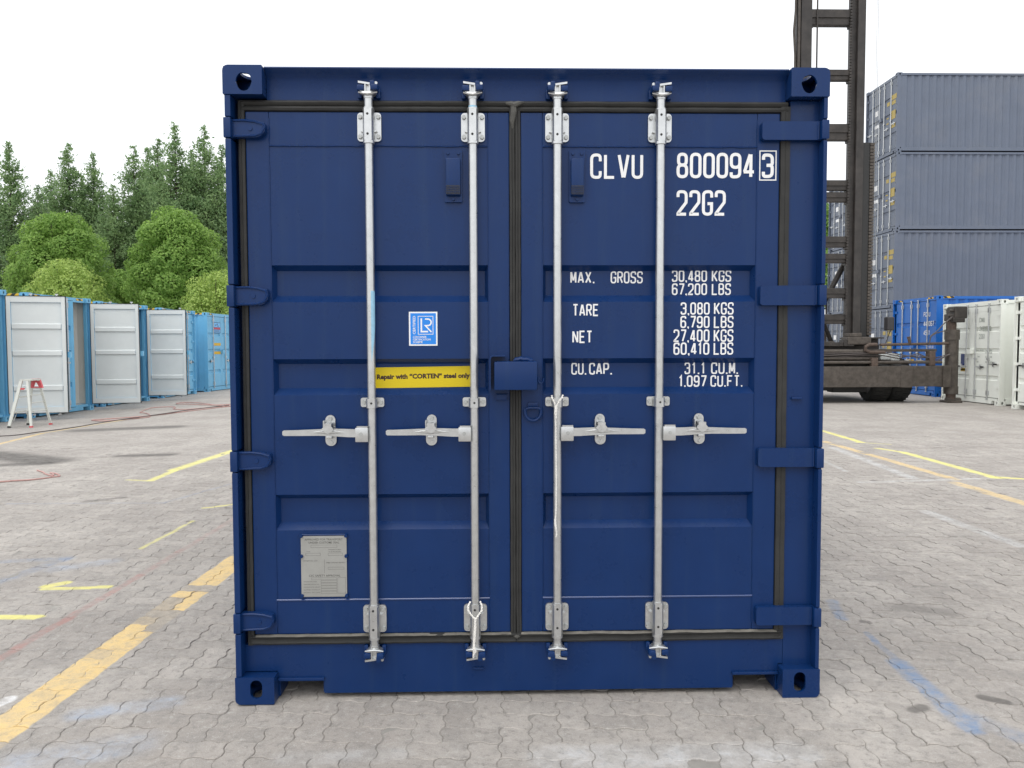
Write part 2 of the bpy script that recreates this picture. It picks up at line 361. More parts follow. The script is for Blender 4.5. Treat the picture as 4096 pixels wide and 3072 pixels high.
    wsc = N.new('ShaderNodeVectorMath'); wsc.operation = 'MULTIPLY_ADD'; wsc.inputs[1].default_value = (.08, .08, 0); Lk.new(nm.outputs['Color'], wsc.inputs[0]); Lk.new(P2, wsc.inputs[2]); Lk.new(wsc.outputs[0], vo.inputs['Vector'])
    vs = N.new('ShaderNodeSeparateColor'); Lk.new(vo.outputs['Color'], vs.inputs[0])
    rad = math_('MULTIPLY', math_('POWER', vs.outputs[0], 2.2), .16)
    spot = mapr(math_('SUBTRACT', rad, vo.outputs['Distance']), -0.012, 0.02, 0, .75)
    spot = math_('MULTIPLY', spot, mapr(sx.outputs[0], -0.5, 1.6, .15, .85))
    spot = math_('MULTIPLY', spot, mapr(vs.outputs[1], .25, .5))
    col = mix(spot, col, (0.135, 0.122, 0.115))
    # marks
    wv = N.new('ShaderNodeVectorMath'); wv.operation = 'MULTIPLY_ADD'; wv.inputs[1].default_value = (.05, .05, 0); Lk.new(nw.outputs['Color'], wv.inputs[0])
    of = N.new('ShaderNodeVectorMath'); of.operation = 'ADD'; of.inputs[1].default_value = (-.025, -.025, 0); Lk.new(P2, of.inputs[0]); Lk.new(of.outputs[0], wv.inputs[2]); PW = wv.outputs[0]
    brk = math_('MULTIPLY', mapr(nm.outputs['Fac'], .36, .58, 1.0, .30), mapr(nf.outputs['Fac'], .35, .6, 1.0, .72))
    brk3 = mapr(nm.outputs['Fac'], .40, .64, 1.0, .70)
    brk2 = math_('MULTIPLY', brk3, mapr(rnd, .05, .20, .12, 1.0)); brk2 = math_('MULTIPLY', brk2, mapr(n2_.outputs['Fac'], .45, .68, 1.0, .62))
    for (x0, y0, x1, y1, w, c, st, so) in MARKS:
        if joints and max(y0, y1) < 8.0 and max(abs(x0), abs(x1)) < 7.0: continue
        if not joints and (min(y0, y1) > 9.8): continue
        L_ = math.hypot(x1-x0, y1-y0) or 1e-3; dx, dy = (x1-x0)/L_, (y1-y0)/L_
        a = N.new('ShaderNodeVectorMath'); a.operation = 'SUBTRACT'; Lk.new(PW, a.inputs[0]); a.inputs[1].default_value = (x0, y0, 0)
        d = N.new('ShaderNodeVectorMath'); d.operation = 'DOT_PRODUCT'; Lk.new(a.outputs[0], d.inputs[0]); d.inputs[1].default_value = (dx, dy, 0)
        h = math_('MINIMUM', math_('MAXIMUM', d.outputs['Value'], 0.0), L_)
        q = N.new('ShaderNodeVectorMath'); q.operation = 'MULTIPLY_ADD'; Lk.new(h, q.inputs[0]); q.inputs[1].default_value = (-dx, -dy, 0); Lk.new(a.outputs[0], q.inputs[2])
        ln = N.new('ShaderNodeVectorMath'); ln.operation = 'LENGTH'; Lk.new(q.outputs[0], ln.inputs[0])
        k = mapr(ln.outputs['Value'], w*(1-so*.8), w*(1+so*.5), st, 0)
        k = math_('MULTIPLY', k, brk2 if c is OR else (brk3 if c in (YE, DK) else brk))
        col = mix(k, col, c)
        ch = N.new('ShaderNodeVectorMath'); ch.operation = 'MULTIPLY_ADD'; ch.inputs[1].default_value = (1e-7, 1e-7, 0)
        Lk.new(col, ch.inputs[0]); Lk.new(PW, ch.inputs[2]); PW = ch.outputs[0]      # evaluates the marks one after another
    bump_src = math_('MULTIPLY_ADD', nm.outputs['Fac'], 1.6, math_('MULTIPLY_ADD', n2_.outputs['Fac'], 1.2, math_('MULTIPLY', ng.outputs['Fac'], .5)))
    if joints:
        mp = N.new('ShaderNodeMapping'); mp.inputs['Rotation'].default_value = (0, 0, -PAV_ROT+math.pi/2); Lk.new(wv.outputs[0], mp.inputs['Vector'])
        br = N.new('ShaderNodeTexBrick'); br.offset = 0.5; br.inputs['Scale'].default_value = 1.0; br.inputs['Brick Width'].default_value = .225; br.inputs['Row Height'].default_value = .1125
        br.inputs['Mortar Size'].default_value = .0045; br.inputs['Mortar Smooth'].default_value = .3
        br.inputs['Color1'].default_value = (1.0, 1.0, 1.0, 1); br.inputs['Color2'].default_value = (.90, .90, .90, 1); br.inputs['Mortar'].default_value = (.55, .53, .5, 1)
        Lk.new(mp.outputs[0], br.inputs['Vector']); col = mix(.8, col, br.outputs['Color'], 'MULTIPLY')
    Lk.new(col, b.inputs['Base Color']); b.inputs['Roughness'].default_value = .82; b.inputs['Specular IOR Level'].default_value = .3
    bp = N.new('ShaderNodeBump'); bp.inputs['Strength'].default_value = .85; bp.inputs['Distance'].default_value = .004
    Lk.new(bump_src, bp.inputs['Height']); Lk.new(bp.outputs[0], b.inputs['Normal'])
    return m_
M_PAV = pavement_mat('paver_concrete', False); M_PAVF = pavement_mat('paved_yard_far', True)
M_SAND = paint('joint_sand', (0.30, 0.285, 0.26), 0.9, 0.30, 0.3, scale=5, dirt=(0.10, 0.09, 0.08), dirt_amt=0.6)

# ------------------------------------------------------------------ ground sheet and pavers
PX0, PX1, PY0, PY1 = -8.0, 8.0, -2.2, 9.2
def build_ground():
    xs = sorted(set([-300, -200, -120, -80, -50, -35, -25, -18] + [round(v*.5, 2) for v in range(-26, 35)] + [20, 26, 35, 50, 80, 120, 200, 300] + [PX0-.001, PX1+.001]))
    ys = sorted(set([-200, -100, -50, -25, -12, -6, PY0-.001, PY0, PY1, PY1+.001, 12, 16, 20, 26, 35, 50, 80, 120, 200, 400, 600]))
    V = []; F = []; Mi = []
    for y in ys:
        for x in xs:
            ins = PX0-.0005 <= x <= PX1+.0005 and PY0-.0005 <= y <= PY1+.0005
            V.append((x, y, gz(x) - (0.0042 if ins else 0.0015)))
    n = len(xs)
    for j in range(len(ys)-1):
        for i in range(n-1):
            F.append((j*n+i, j*n+i+1, (j+1)*n+i+1, (j+1)*n+i))
            cx, cy = (xs[i]+xs[i+1])/2, (ys[j]+ys[j+1])/2
            Mi.append(1 if (PX0 < cx < PX1 and PY0 < cy < PY1) else 0)
    me = bpy.data.meshes.new('pavement'); me.from_pydata(V, [], F); me.materials.append(M_PAVF); me.materials.append(M_SAND)
    me.polygons.foreach_set('material_index', Mi); me.update()
    o = link('pavement', me); o['kind'] = 'structure'
    return o
PAVEMENT = build_ground()
WP = .1125
def wave_side(n, rev=False):
    """points and lateral offsets along n lattice units of joint; the same wave on every joint line, so all blocks interlock"""
    q = []
    for k in range(n): q += [(k*WP+p*WP, v) for p, v in ((0, 0), (.125, 1), (.375, 1), (.625, -1), (.875, -1))]
    return q+[(n*WP, 0)]
def paver_outline(nx, ny, inset, a=.0070):
    """outline of a block nx by ny lattice units with its lower left corner at the origin"""
    def cl(v, m_): return min(max(v, inset), m_-inset)
    bot = [(cl(x, nx*WP), a*w+inset) for x, w in wave_side(nx)]; top = [(cl(x, nx*WP), ny*WP+a*w-inset) for x, w in wave_side(nx)]
    lef = [(a*w+inset, cl(y, ny*WP)) for y, w in wave_side(ny)]; rig = [(nx*WP+a*w-inset, cl(y, ny*WP)) for y, w in wave_side(ny)]
    return bot[:-1]+rig[:-1]+top[::-1][:-1]+lef[::-1][:-1]
def paver_geo(nx, ny):
    o1 = paver_outline(nx, ny, .0042); o2 = paver_outline(nx, ny, .0013); n = len(o1); cx, cy = nx*WP/2, ny*WP/2
    V = [(x-cx, y-cy, 0) for x, y in o1] + [(x-cx, y-cy, -.0025) for x, y in o2] + [(x-cx, y-cy, -.013) for x, y in o2] + [(0, 0, .0004)]
    F = [(i, (i+1) % n, 3*n) for i in range(n)]
    for k in (0, 1):
        for i in range(n): j = (i+1) % n; F.append((k*n+i, (k+1)*n+i, (k+1)*n+j, k*n+j))
    return np.array(V), F
PG = {'H': paver_geo(2, 1), 'V': paver_geo(1, 2)}
def build_pavers():
    rng = random.Random(4); cr, sr = math.cos(PAV_ROT), math.sin(PAV_ROT)
    items = []
    f = np.array(f_); r = np.array(r_); u = np.array(u_); c0 = np.array(cam.matrix_world.translation)
    for i in range(-78, 79):
        for j in range(-28, 92):
            sm = (i-j) % 4
            if sm == 0: ty = 'H'; lx, ly = (i+1)*WP, (j+.5)*WP
            elif sm == 3: ty = 'V'; lx, ly = (i+.5)*WP, (j+1)*WP
            else: continue
            x = lx*cr-ly*sr; y = lx*sr+ly*cr
            if not (PX0-.05 < x < PX1+.05 and PY0-.1 < y < PY1+.1): continue
            if abs(x) < 1.05 and .4 < y < 5.7: continue
            d = np.array([x, y, gz(x)])-c0; dz = d @ f
            vis = False; size = 0
            if dz > .5:
                px, py = .5+(d @ r)/dz*(3100/4096), .5-(d @ u)/dz*(3100/3072)
                vis = -.02 < px < 1.02 and -.02 < py < 1.03
                if y > .1 and abs(c0[0]+(x-c0[0])*(0-c0[1])/(y-c0[1])) < 1.2: vis = False   # hidden behind the dark container
                size = 1.0/dz**3
            items.append((size if vis else -1, x, y, ty))
    items.sort(key=lambda t: -t[0])
    pm = {}
    for k in 'HV':
        me = bpy.data.meshes.new('paver'); me.from_pydata([tuple(v) for v in PG[k][0]], [], PG[k][1]); me.materials.append(M_PAV); me.update(); pm[k] = me
    def dz_(): return rng.choice((-.0022, -.0008, 0, 0, .0006, .0012))+rng.uniform(-.0008, .0008)
    for (s, x, y, ty) in items[:298]:
        link('paver', pm[ty], PAVEMENT, (x, y, gz(x)+dz_()), (rng.gauss(0, .008), rng.gauss(0, .008), PAV_ROT+rng.gauss(0, .006)))
    rest = items[298:]; Vs = []; F = []; RN = []; b = 0
    for (s, x, y, ty) in rest:
        a = PAV_ROT+rng.gauss(0, .006); ca, sa = math.cos(a), math.sin(a); tx, t2 = rng.gauss(0, .008), rng.gauss(0, .008)
        P, Fq = PG[ty]; n = len(P); V = np.empty((n, 3)); V[:, 0] = P[:, 0]*ca-P[:, 1]*sa+x; V[:, 1] = P[:, 0]*sa+P[:, 1]*ca+y
        V[:, 2] = P[:, 2]+gz(x)+dz_()+P[:, 0]*tx+P[:, 1]*t2
        Vs.append(V); F += [tuple(b+i for i in f2) for f2 in Fq]; RN += [rng.random()]*n; b += n
    me = bpy.data.meshes.new('paver_field'); me.from_pydata(np.concatenate(Vs).tolist(), [], F); me.materials.append(M_PAV)
    at = me.attributes.new('rnd', 'FLOAT', 'POINT'); at.data.foreach_set('value', RN); me.update()
    o = link('paver_field', me, PAVEMENT); o['kind'] = 'stuff'
build_pavers()

# ------------------------------------------------------------------ stroke lettering
GL = {
 '0': [('c', [(0,0),(1,0),(1,1),(0,1)])], '1': [('s', [(.1,.80),(.62,1),(.62,0)])],
 '2': [('r', [(0,.76),(0,1),(1,1),(1,.62)]), ('s', [(1,.64),(.98,.52),(0,.04),(0,0),(1,0)])],
 '3': [('r', [(0,.78),(0,1),(1,1),(1,.52),(.35,.52)]), ('r', [(.35,.52),(1,.52),(1,0),(0,0),(0,.22)])],
 '4': [('s', [(.74,0),(.74,1)]), ('s', [(.64,1),(.0,.22)]), ('s', [(-.10,.22),(1.10,.22)])],
 '5': [('s', [(1,1),(0,1),(0,.56)]), ('r', [(0,.56),(1,.56),(1,0),(0,0),(0,.22)])],
 '6': [('c', [(0,0),(1,0),(1,.58),(0,.58)]), ('r', [(0,.3),(0,1),(1,1),(1,.80)])],
 '7': [('s', [(0,1),(1,1),(1,.92),(.35,0)])],
 '8': [('c', [(0,0),(1,0),(1,.52),(0,.52)]), ('c', [(.05,.52),(.95,.52),(.95,1),(.05,1)])],
 '9': [('c', [(0,.42),(1,.42),(1,1),(0,1)]), ('r', [(1,.7),(1,0),(0,0),(0,.20)])],
 'C': [('r', [(1,.72),(1,1),(0,1),(0,0),(1,0),(1,.28)])], 'L': [('s', [(0,1),(0,0),(1,0)])], 'V': [('s', [(-.02,1),(.44,0)]), ('s', [(.56,0),(1.02,1)])],
 'U': [('r', [(0,1),(0,0),(1,0),(1,1)])], 'G': [('r', [(1,.74),(1,1),(0,1),(0,0),(1,0),(1,.4)]), ('s', [(1,.32),(1,.47),(.5,.47)])],
 'M': [('s', [(0,0),(0,1)]), ('s', [(1,1),(1,0)]), ('s', [(.04,1),(.47,.2)]), ('s', [(.53,.2),(.96,1)])], 'A': [('s', [(-.03,0),(.45,1)]), ('s', [(.55,1),(1.03,0)]), ('s', [(.2,.26),(.8,.26)])],
 'X': [('s', [(0,0),(1,1)]), ('s', [(0,1),(1,0)])], 'R': [('s', [(0,0),(0,1)]), ('r', [(0,1),(1,1),(1,.5),(0,.5)]), ('s', [(.5,.5),(1,0)])],
 'O': [('c', [(0,0),(1,0),(1,1),(0,1)])], 'S': [('r', [(1,.76),(1,1),(0,1),(0,.52),(1,.49),(1,0),(0,0),(0,.24)])],
 'K': [('s', [(0,0),(0,1)]), ('s', [(1,1),(.02,.36)]), ('s', [(.32,.55),(1,0)])], 'B': [('s', [(0,0),(0,1)]), ('r', [(0,1),(.96,1),(.96,.52),(0,.52)]), ('r', [(0,.52),(1,.52),(1,0),(0,0)])],
 'T': [('s', [(0,1),(1,1)]), ('s', [(.5,1),(.5,0)])], 'E': [('s', [(1,1),(0,1),(0,0),(1,0)]), ('s', [(0,.51),(.85,.51)])], 'N': [('s', [(0,0),(0,1)]), ('s', [(1,0),(1,1)]), ('s', [(.04,.98),(.96,.02)])],
 'P': [('s', [(0,0),(0,1)]), ('r', [(0,1),(1,1),(1,.44),(0,.44)])], 'F': [('s', [(1,1),(0,1),(0,0)]), ('s', [(0,.5),(.82,.5)])], 'I': [('s', [(.5,0),(.5,1)])],
}
def round_path(pts, r, closed, n=4):
    out = []; N_ = len(pts)
    for i, p in enumerate(pts):
        if not closed and i in (0, N_-1): out.append(p); continue
        a = pts[i-1]; c = pts[(i+1) % N_]
        va = (a[0]-p[0], a[1]-p[1]); vc = (c[0]-p[0], c[1]-p[1]); la = math.hypot(*va); lc = math.hypot(*vc)
        rr = min(r, la*.49, lc*.49)
        s = (p[0]+va[0]/la*rr, p[1]+va[1]/la*rr); e = (p[0]+vc[0]/lc*rr, p[1]+vc[1]/lc*rr)
        for k in range(n+1):
            t = k/n; out.append(((1-t)**2*s[0]+2*t*(1-t)*p[0]+t*t*e[0], (1-t)**2*s[1]+2*t*(1-t)*p[1]+t*t*e[1]))
    return out
def ribbon(mb, pts, t, y, closed=False):
    N_ = len(pts); L_ = []; Rr = []
    for i in range(N_):
        if closed or 0 < i < N_-1: a, b_ = pts[i-1], pts[(i+1) % N_]
        elif i == 0: a, b_ = pts[0], pts[1]
        else: a, b_ = pts[-2], pts[-1]
        p = pts[i]
        def nrm(u, v):
            dx, dz = v[0]-u[0], v[1]-u[1]; l = math.hypot(dx, dz) or 1; return (-dz/l, dx/l)
        n1 = nrm(a, p) if (a != p) else nrm(p, b_); n2 = nrm(p, b_) if (b_ != p) else n1
        if a == p: n1 = n2
        mx_, mz_ = n1[0]+n2[0], n1[1]+n2[1]; l = math.hypot(mx_, mz_) or 1; mx_, mz_ = mx_/l, mz_/l
        k = t/2/max(.38, mx_*n1[0]+mz_*n1[1])
        L_.append((p[0]+mx_*k, y, p[1]+mz_*k)); Rr.append((p[0]-mx_*k, y, p[1]-mz_*k))
    fs = []
    for i in range(N_ if closed else N_-1):
        j = (i+1) % N_; fs.append((i, j, N_+j, N_+i))
    mb.add(L_+Rr, fs)
def letters(mb, text, x0, x1, z0, z1, y, stroke=.25, gap=.17):
    wd = {'.': .30, ',': .30, ' ': .55, '1': .72, 'I': .4}
    W = sum(wd.get(c, 1.0) for c in text)+gap*(len(text)-1); s = (x1-x0)/W; x = x0; h = z1-z0; k = 0
    for c in text:
        w = wd.get(c, 1.0)*s; t = stroke*s
        if c in '.,':
            mb.add([(x+.03*s, y, z0), (x+.03*s+t, y, z0), (x+.03*s+t, y, z0+t), (x+.03*s, y, z0+t)], [(0, 1, 2, 3)])
            if c == ',': mb.add([(x+.03*s+t*.45, y, z0), (x+.03*s+t, y, z0), (x+.03*s+t*.9, y, z0-t*.5), (x+.03*s+t*.4, y, z0-t*.55)], [(0, 1, 2, 3)])
        elif c != ' ':
            for kind, pts in GL[c]:
                q = [(x+t/2+a*(w-t), z0+t/2+b_*(h-t)) for a, b_ in pts]
                if kind != 's': q = round_path(q, (s-t)*.62, kind == 'c')
                ribbon(mb, q, t, y-.00008*(k % 5), kind == 'c'); k += 1
        x += w+gap*s
def font_text(text, x0, x1, z0, z1, y, mb, mi=0, bold=0.0, vertical=False, M=None, fit=True):
    cu = bpy.data.curves.new('t', 'FONT'); cu.body = text; cu.size = 1.0; cu.offset = bold; cu.resolution_u = 2
    o = bpy.data.objects.new('t', cu); COL.objects.link(o)
    me = bpy.data.meshes.new_from_object(o.evaluated_get(bpy.context.evaluated_depsgraph_get()))
    vs = [v.co.copy() for v in me.vertices]; fs = [tuple(p.vertices) for p in me.polygons]
    bpy.data.objects.remove(o); bpy.data.curves.remove(cu); bpy.data.meshes.remove(me)
    if not vs: return
    ax, bx = min(v.x for v in vs), max(v.x for v in vs); ay, by = min(v.y for v in vs), max(v.y for v in vs)
    out = []
    for v in vs:
        u, w = (v.x-ax)/(bx-ax), (v.y-ay)/(by-ay)
        if vertical: u, w = 1-w, u
        out.append((x0+u*(x1-x0), y, z0+w*(z1-z0)))
    mb.add(out, fs, mi, M)

# ------------------------------------------------------------------ shared container pieces
def leaf_frame(mb, x0, x1, z0, z1, px0, px1, pz0, pz1, y0, y1):
    b = .004
    mb.bbox(x0, px0, y0, y1, z0, z1, b); mb.bbox(px1, x1, y0, y1, z0, z1, b)
    mb.bbox(px0+.0005, px1-.0005, y0+.0008, y1-.001, pz1, z1, b); mb.bbox(px0+.0005, px1-.0005, y0+.0008, y1-.001, z0, pz0, b)
def leaf_panel(mb, x0, x1, z0, z1, bands, y, dep=.032, run_t=.021, run_b=.028, run_s=.015, mi=0):
    def quad(a, b_, c, d): mb.add([a, b_, c, d], [(0, 1, 2, 3)], mi)
    zc = z0
    for (a, b_) in sorted(bands):
        quad((x0, y, zc), (x1, y, zc), (x1, y, a), (x0, y, a))
        i0, i1, j0, j1, yy = x0+run_s, x1-run_s, a+run_b, b_-run_t, y+dep
        quad((x0, y, a), (x1, y, a), (i1, yy, j0), (i0, yy, j0)); quad((i0, yy, j1), (i1, yy, j1), (x1, y, b_), (x0, y, b_))
        quad((i0, yy, j0), (i1, yy, j0), (i1, yy, j1), (i0, yy, j1))
        quad((x0, y, a), (i0, yy, j0), (i0, yy, j1), (x0, y, b_)); quad((i1, yy, j0), (x1, y, a), (x1, y, b_), (i1, yy, j1))
        zc = b_
    quad((x0, y, zc), (x1, y, zc), (x1, y, z1), (x0, y, z1))
def corrugated(mb, L0, L1, x, z0, z1, dep, pitch=.278, axis='y', mi=0, sgn=1, marg=.12):
    """trapezoid corrugated wall; axis 'y' runs along y at x; 'x' runs along x at y=x"""
    pts = [(L0, 0), (L0+marg, 0)]; p = L0+marg
    while p+pitch < L1-marg:
        pts += [(p+.072, 0), (p+.072+.068, 1), (p+.072+.068+.070, 1), (p+pitch, 0)]; p += pitch
    pts += [(L1, 0)]
    vs = []
    for q, d in pts:
        for z in (z0, z1):
            vs.append((x+sgn*dep*d, q, z) if axis == 'y' else (q, x+sgn*dep*d, z))
    mb.add(vs, [(2*i, 2*i+2, 2*i+3, 2*i+1) for i in range(len(pts)-1)], mi)

def casting(mb, sx, x_out, x_in, y0, y1, z0, z1, top, big):
    """hollow corner casting, front aperture + side aperture + top/bottom aperture. sx: +1 right, -1 left; y0 front"""
    t = .012; xa, xb = sorted((x_out, x_in)); cx, cz = (xa+xb)/2, (z0+z1)/2; s = 1 if y1 > y0 else -1
    # front plate
    r = .022 if top else .020
    if big:   # rounded outer upper corner
        out = []
        cs = [(xb, z1), (xa, z1), (xa, z0), (xb, z0)]
        rs = []
        for (X, Z) in cs:
            outer = (X == xa) == (sx < 0)
            rs.append(.022 if (outer and ((Z == z1) == top)) else .003)
        for (X, Z), rr in zip(cs, rs):
            ux = -1 if X == xb else 1; uz = -1 if Z == z1 else 1
            ccx, ccz = X+ux*rr, Z+uz*rr
            a0 = {(-1, -1): 0, (1, -1): 90, (1, 1): 180, (-1, 1): 270}[(ux, uz)]
            for k in range(5):
                a = R(a0+90*k/4); out.append((ccx+rr*math.cos(a), ccz+rr*math.sin(a)))
        if top:
            hx, hz = cx-sx*.006+.0, (z0+z1)/2-.008; hole = []
            for k in range(20):
                a = 2*math.pi*k/20; rx = .032; rz = .037
                X = hx+rx*math.cos(a)*(1.0 if math.sin(a) > -.2 else .92); Z = hz+rz*math.sin(a)
                Z = min(Z, hz+.033+.006*(1 if math.cos(a)*sx > 0 else 0)); hole.append((X, Z))
        else: hole = rrect(cx-.0245-sx*0.006, cx+.0245-sx*.006, z0+.025, z1-.012, .0240, 5)
        mb.prism(out, y0, y0+s*t, holes=[hole])
        # bevelled rim around the hole
        n = len(hole); 
        ring = [(x-(x-cx)*.0, y0, z) for x, z in hole]
        mb.prism([(x, y_) for x, y_ in [(xa+.001, y0+s*t), (xb-.001, y0+s*t), (xb-.001, y1), (xa+.001, y1)]], (z1-.001 if top else z0+.001), (z1-t if top else z0+t), axis='z',
                 holes=[ellipse(cx, (y0+y1)/2, .031, .055, 14)])
    else:
        hole = ellipse(cx, cz, .024, .036, 8)
        mb.prism([(xa, z0), (xb, z0), (xb, z1), (xa, z1)], y0, y0+s*t, holes=[hole])
        mb.box(xa+.001, xb-.001, min(y0+s*t, y1), max(y0+s*t, y1), (z1-t) if top else z0+.001, (z1-.001) if top else z0+t)
    # outer side plate with aperture
    ys = sorted((y0+s*t, y1))
    sideh = ellipse((y0+y1)/2, cz, .030, .036, 10)
    mb.prism([(ys[0], z0+.001), (ys[1], z0+.001), (ys[1], z1-.001), (ys[0], z1-.001)], x_out, x_out-sx*t, axis='x', holes=[sideh])
    # inner side, back, closing plate
    mb.box(min(x_in, x_in+sx*t), max(x_in, x_in+sx*t), ys[0], ys[1], z0+.002, z1-.002)
    yb = sorted((y1, y1-s*t)); mb.box(xa+t, xb-t, yb[0]-.0, yb[1]-.0005, z0+.002, z1-.002)
    mb.box(xa+t, xb-t, ys[0], ys[1]-t, (z0+.002) if top else (z1-t), (z0+t) if top else (z1-.002))

# ------------------------------------------------------------------ the dark blue container
def main_container():
    root = empty('shipping_container')
    tag(root, 'large dark navy container in the foreground with closed doors lettered CLVU 800094 3', 'container')
    H, W, LEN = 2.591, 1.219, 6.058
    N_ = M_NAVY
    for sx, xi_t, xi_b in ((-1, -1.061, -1.055), (1, 1.060, 1.058)):
        a = MB(); casting(a, sx, sx*1.217, xi_t, 0, .178, 2.478, 2.5925, True, True); a.build('corner_casting', N_, root)
        a = MB(); casting(a, sx, sx*1.215, xi_b, 0, .178, 0.0, .114 if sx < 0 else .121, False, True); a.build('corner_casting', N_, root)
        a = MB(); casting(a, sx, sx*1.217, xi_t, LEN, LEN-.178, 2.478, 2.5925, True, False); a.build('corner_casting', N_, root)
        a = MB(); casting(a, sx, sx*1.217, xi_b, LEN, LEN-.178, 0.0, .118, False, False); a.build('corner_casting', N_, root)
    # posts : outer lip broken at each hinge
    hz = [(.300, .377), (.969, .1047+.9425), (1.640, 1.7205), (2.312, 2.3865)]
    for sx in (-1, 1):
        a = MB(); lips = []; z = .1215 if sx > 0 else .1145
        for (h0, h1) in hz: lips.append((z, h0-.0075)); z = h1+.0055
        lips.append((z, 2.4775))
        xi = 1.1885 if sx < 0 else 1.196
        for (l0, l1) in lips:
            x0, x1 = sorted((sx*xi, sx*1.2125)); a.bbox(x0, x1, .004, .12, l0, l1, .0035)
        for (h0, h1) in hz: a.box(*sorted((sx*1.199, sx*1.2120)), .012, .10, h0-.011, h1+.010)
        # web behind
        if sx < 0: a.box(-1.211, -1.150, .095, .16, .116, 2.476); a.box(-1.211, -1.1985, .09, .096, .116, 2.476)
        else: a.box(1.0785, 1.200, .057, .16, .116, 2.476)
        a.build('corner_post', N_, root)
        a = MB(); a.box(*sorted((sx*1.08, sx*1.211)), LEN-.15, LEN-.01, .118, 2.478); a.build('corner_post', N_, root)
    # header with forward leaning rain lip, sill with fork cut-outs
    a = MB(); a.prism([(.062, 2.4735), (.062, 2.550), (.056, 2.562), (.038, 2.575), (.022, 2.589), (.026, 2.5945), (.075, 2.5945), (.11, 2.5945), (.11, 2.4735)], -1.0595, 1.0590, axis='x'); a.build('door_header', N_, root, True)
    sill = [(-1.210, .228), (-1.210, .116), (-1.0545, .116), (-1.0545, .089), (-.862, .089), (-.862, .018), (.864, .020), (.864, .0915), (1.0575, .0915), (1.0575, .123), (1.204, .123), (1.204, .228)]
    a = MB(); a.prism(sill, .0605, .0685); a.prism([(-1.19, .228), (-1.19, .222), (1.19, .222), (1.19, .228)], .069, .20)
    a.bbox(-1.054, -.860, .048, .19, .076, .0885, .002); a.bbox(.862, 1.057, .048, .19, .0795, .091, .002)
    a.box(-.868, -.862, .069, .19, .020, .0755); a.box(.864, .870, .069, .19, .022, .079)
    a.box(-1.054, -1.048, .069, .19, .005, .0755); a.box(1.051, 1.057, .069, .19, .005, .079)
    a.bbox(-.237, -.190, .052, .062, .113, .123, .003); a.build('door_sill', N_, root)
    # doors
    B = [(1.657, 1.8075), (1.2745, 1.4235), (.712, .861)]
    doors = []
    for (x0, x1, p0, p1, nm) in ((-1.1465, -.0785, -1.053, -.1655, 'left'), (-.0315, 1.0355, .0575, .943, 'right')):
        a = MB(); leaf_frame(a, x0, x1, .2735, 2.4255, p0, p1, .418, 2.289, .055, .100)
        d = a.build('door', N_, root); doors.append(d)
        a = MB(); leaf_panel(a, p0, p1, .418, 2.289, B, .0575); a.build('door_panel', N_, d)
        rng = random.Random(3)
        # weld seams, slightly irregular
        for zz in (2.289, .418):
            a = MB(); pts = []; n = 46
            for i in range(n+1):
                k_ = 1.0 if zz > 1 else .35; pts.append((p0+(p1-p0)*i/n, .0555+k_*rng.uniform(-.0006, .0004), zz+k_*rng.uniform(-.0010, .0010)))
            a.path(pts, .0030 if zz > 1 else .0042, 6); a.build('weld_seam', M_SEAM if zz < 1 else N_, d, True)
        for xx in (p0, p1):
            a = MB(); pts = [(xx+rng.uniform(-.0008, .0008), .0562, .30+(2.10)*i/60) for i in range(61)]
            a.path(pts, .0022, 6); a.build('weld_seam', N_, d, True)
    dl, dr = doors
    # rubber gaskets
    def vgasket(x0, x1, z0, z1, wob=0.0):
        a = MB(); rng = random.Random(int(x0*977)+5); n = 40; prof = [(0, .062), (.05, .0495), (.44, .0475), (.50, .0500), (.56, .0485), (.95, .0500), (1, .062)]
        vs = []; k = len(prof)
        for i in range(n+1):
            z = z0+(z1-z0)*i/n; wo = rng.uniform(-1, 1)*wob
            vs += [(x0+(x1-x0)*u+wo, yy+rng.uniform(-1, 1)*wob*.5, z) for u, yy in prof]
        fs = [(i*k+j, i*k+j+1, (i+1)*k+j+1, (i+1)*k+j) for i in range(n) for j in range(k-1)]
        a.add(vs, fs); return a
    vgasket(-1.1745, -1.1475, .230, 2.468, .0008).build('door_gasket', M_RUBBER, root, True)
    a = vgasket(1.0365, 1.0785, .232, 2.452, .0008); a.build('door_gasket', M_RUBBER, root, True)
    a = vgasket(-.0780, -.0550, .255, 2.445, .0008); a.build('door_gasket', M_RUBBER, root, True)
    a = vgasket(-.0545, -.0320, .255, 2.445, .0008); a.build('door_gasket', M_RUBBER, root, True)
    def hgasket(x0, x1, prof, seed, wob):
        a = MB(); rng = random.Random(seed); n = 60; k = len(prof); vs = []; w = 0
        for i in range(n+1):
            x = x0+(x1-x0)*i/n; w = w*.7+rng.uniform(-1, 1)*wob
            vs += [(x, yy, zz+w) for yy, zz in prof]
        fs = [(i*k+j, i*k+j+1, (i+1)*k+j+1, (i+1)*k+j) for i in range(n) for j in range(k-1)]
        a.add(vs, fs); return a
    top = [(.064, 2.4725), (.052, 2.470), (.047, 2.462), (.050, 2.453), (.056, 2.449), (.050, 2.446), (.046, 2.438), (.049, 2.430), (.062, 2.4262)]
    bot = [(.062, .2732), (.046, .270), (.040, .2655), (.041, .262), (.048, .256), (.050, .246), (.046, .238), (.050, .231), (.064, .2287)]
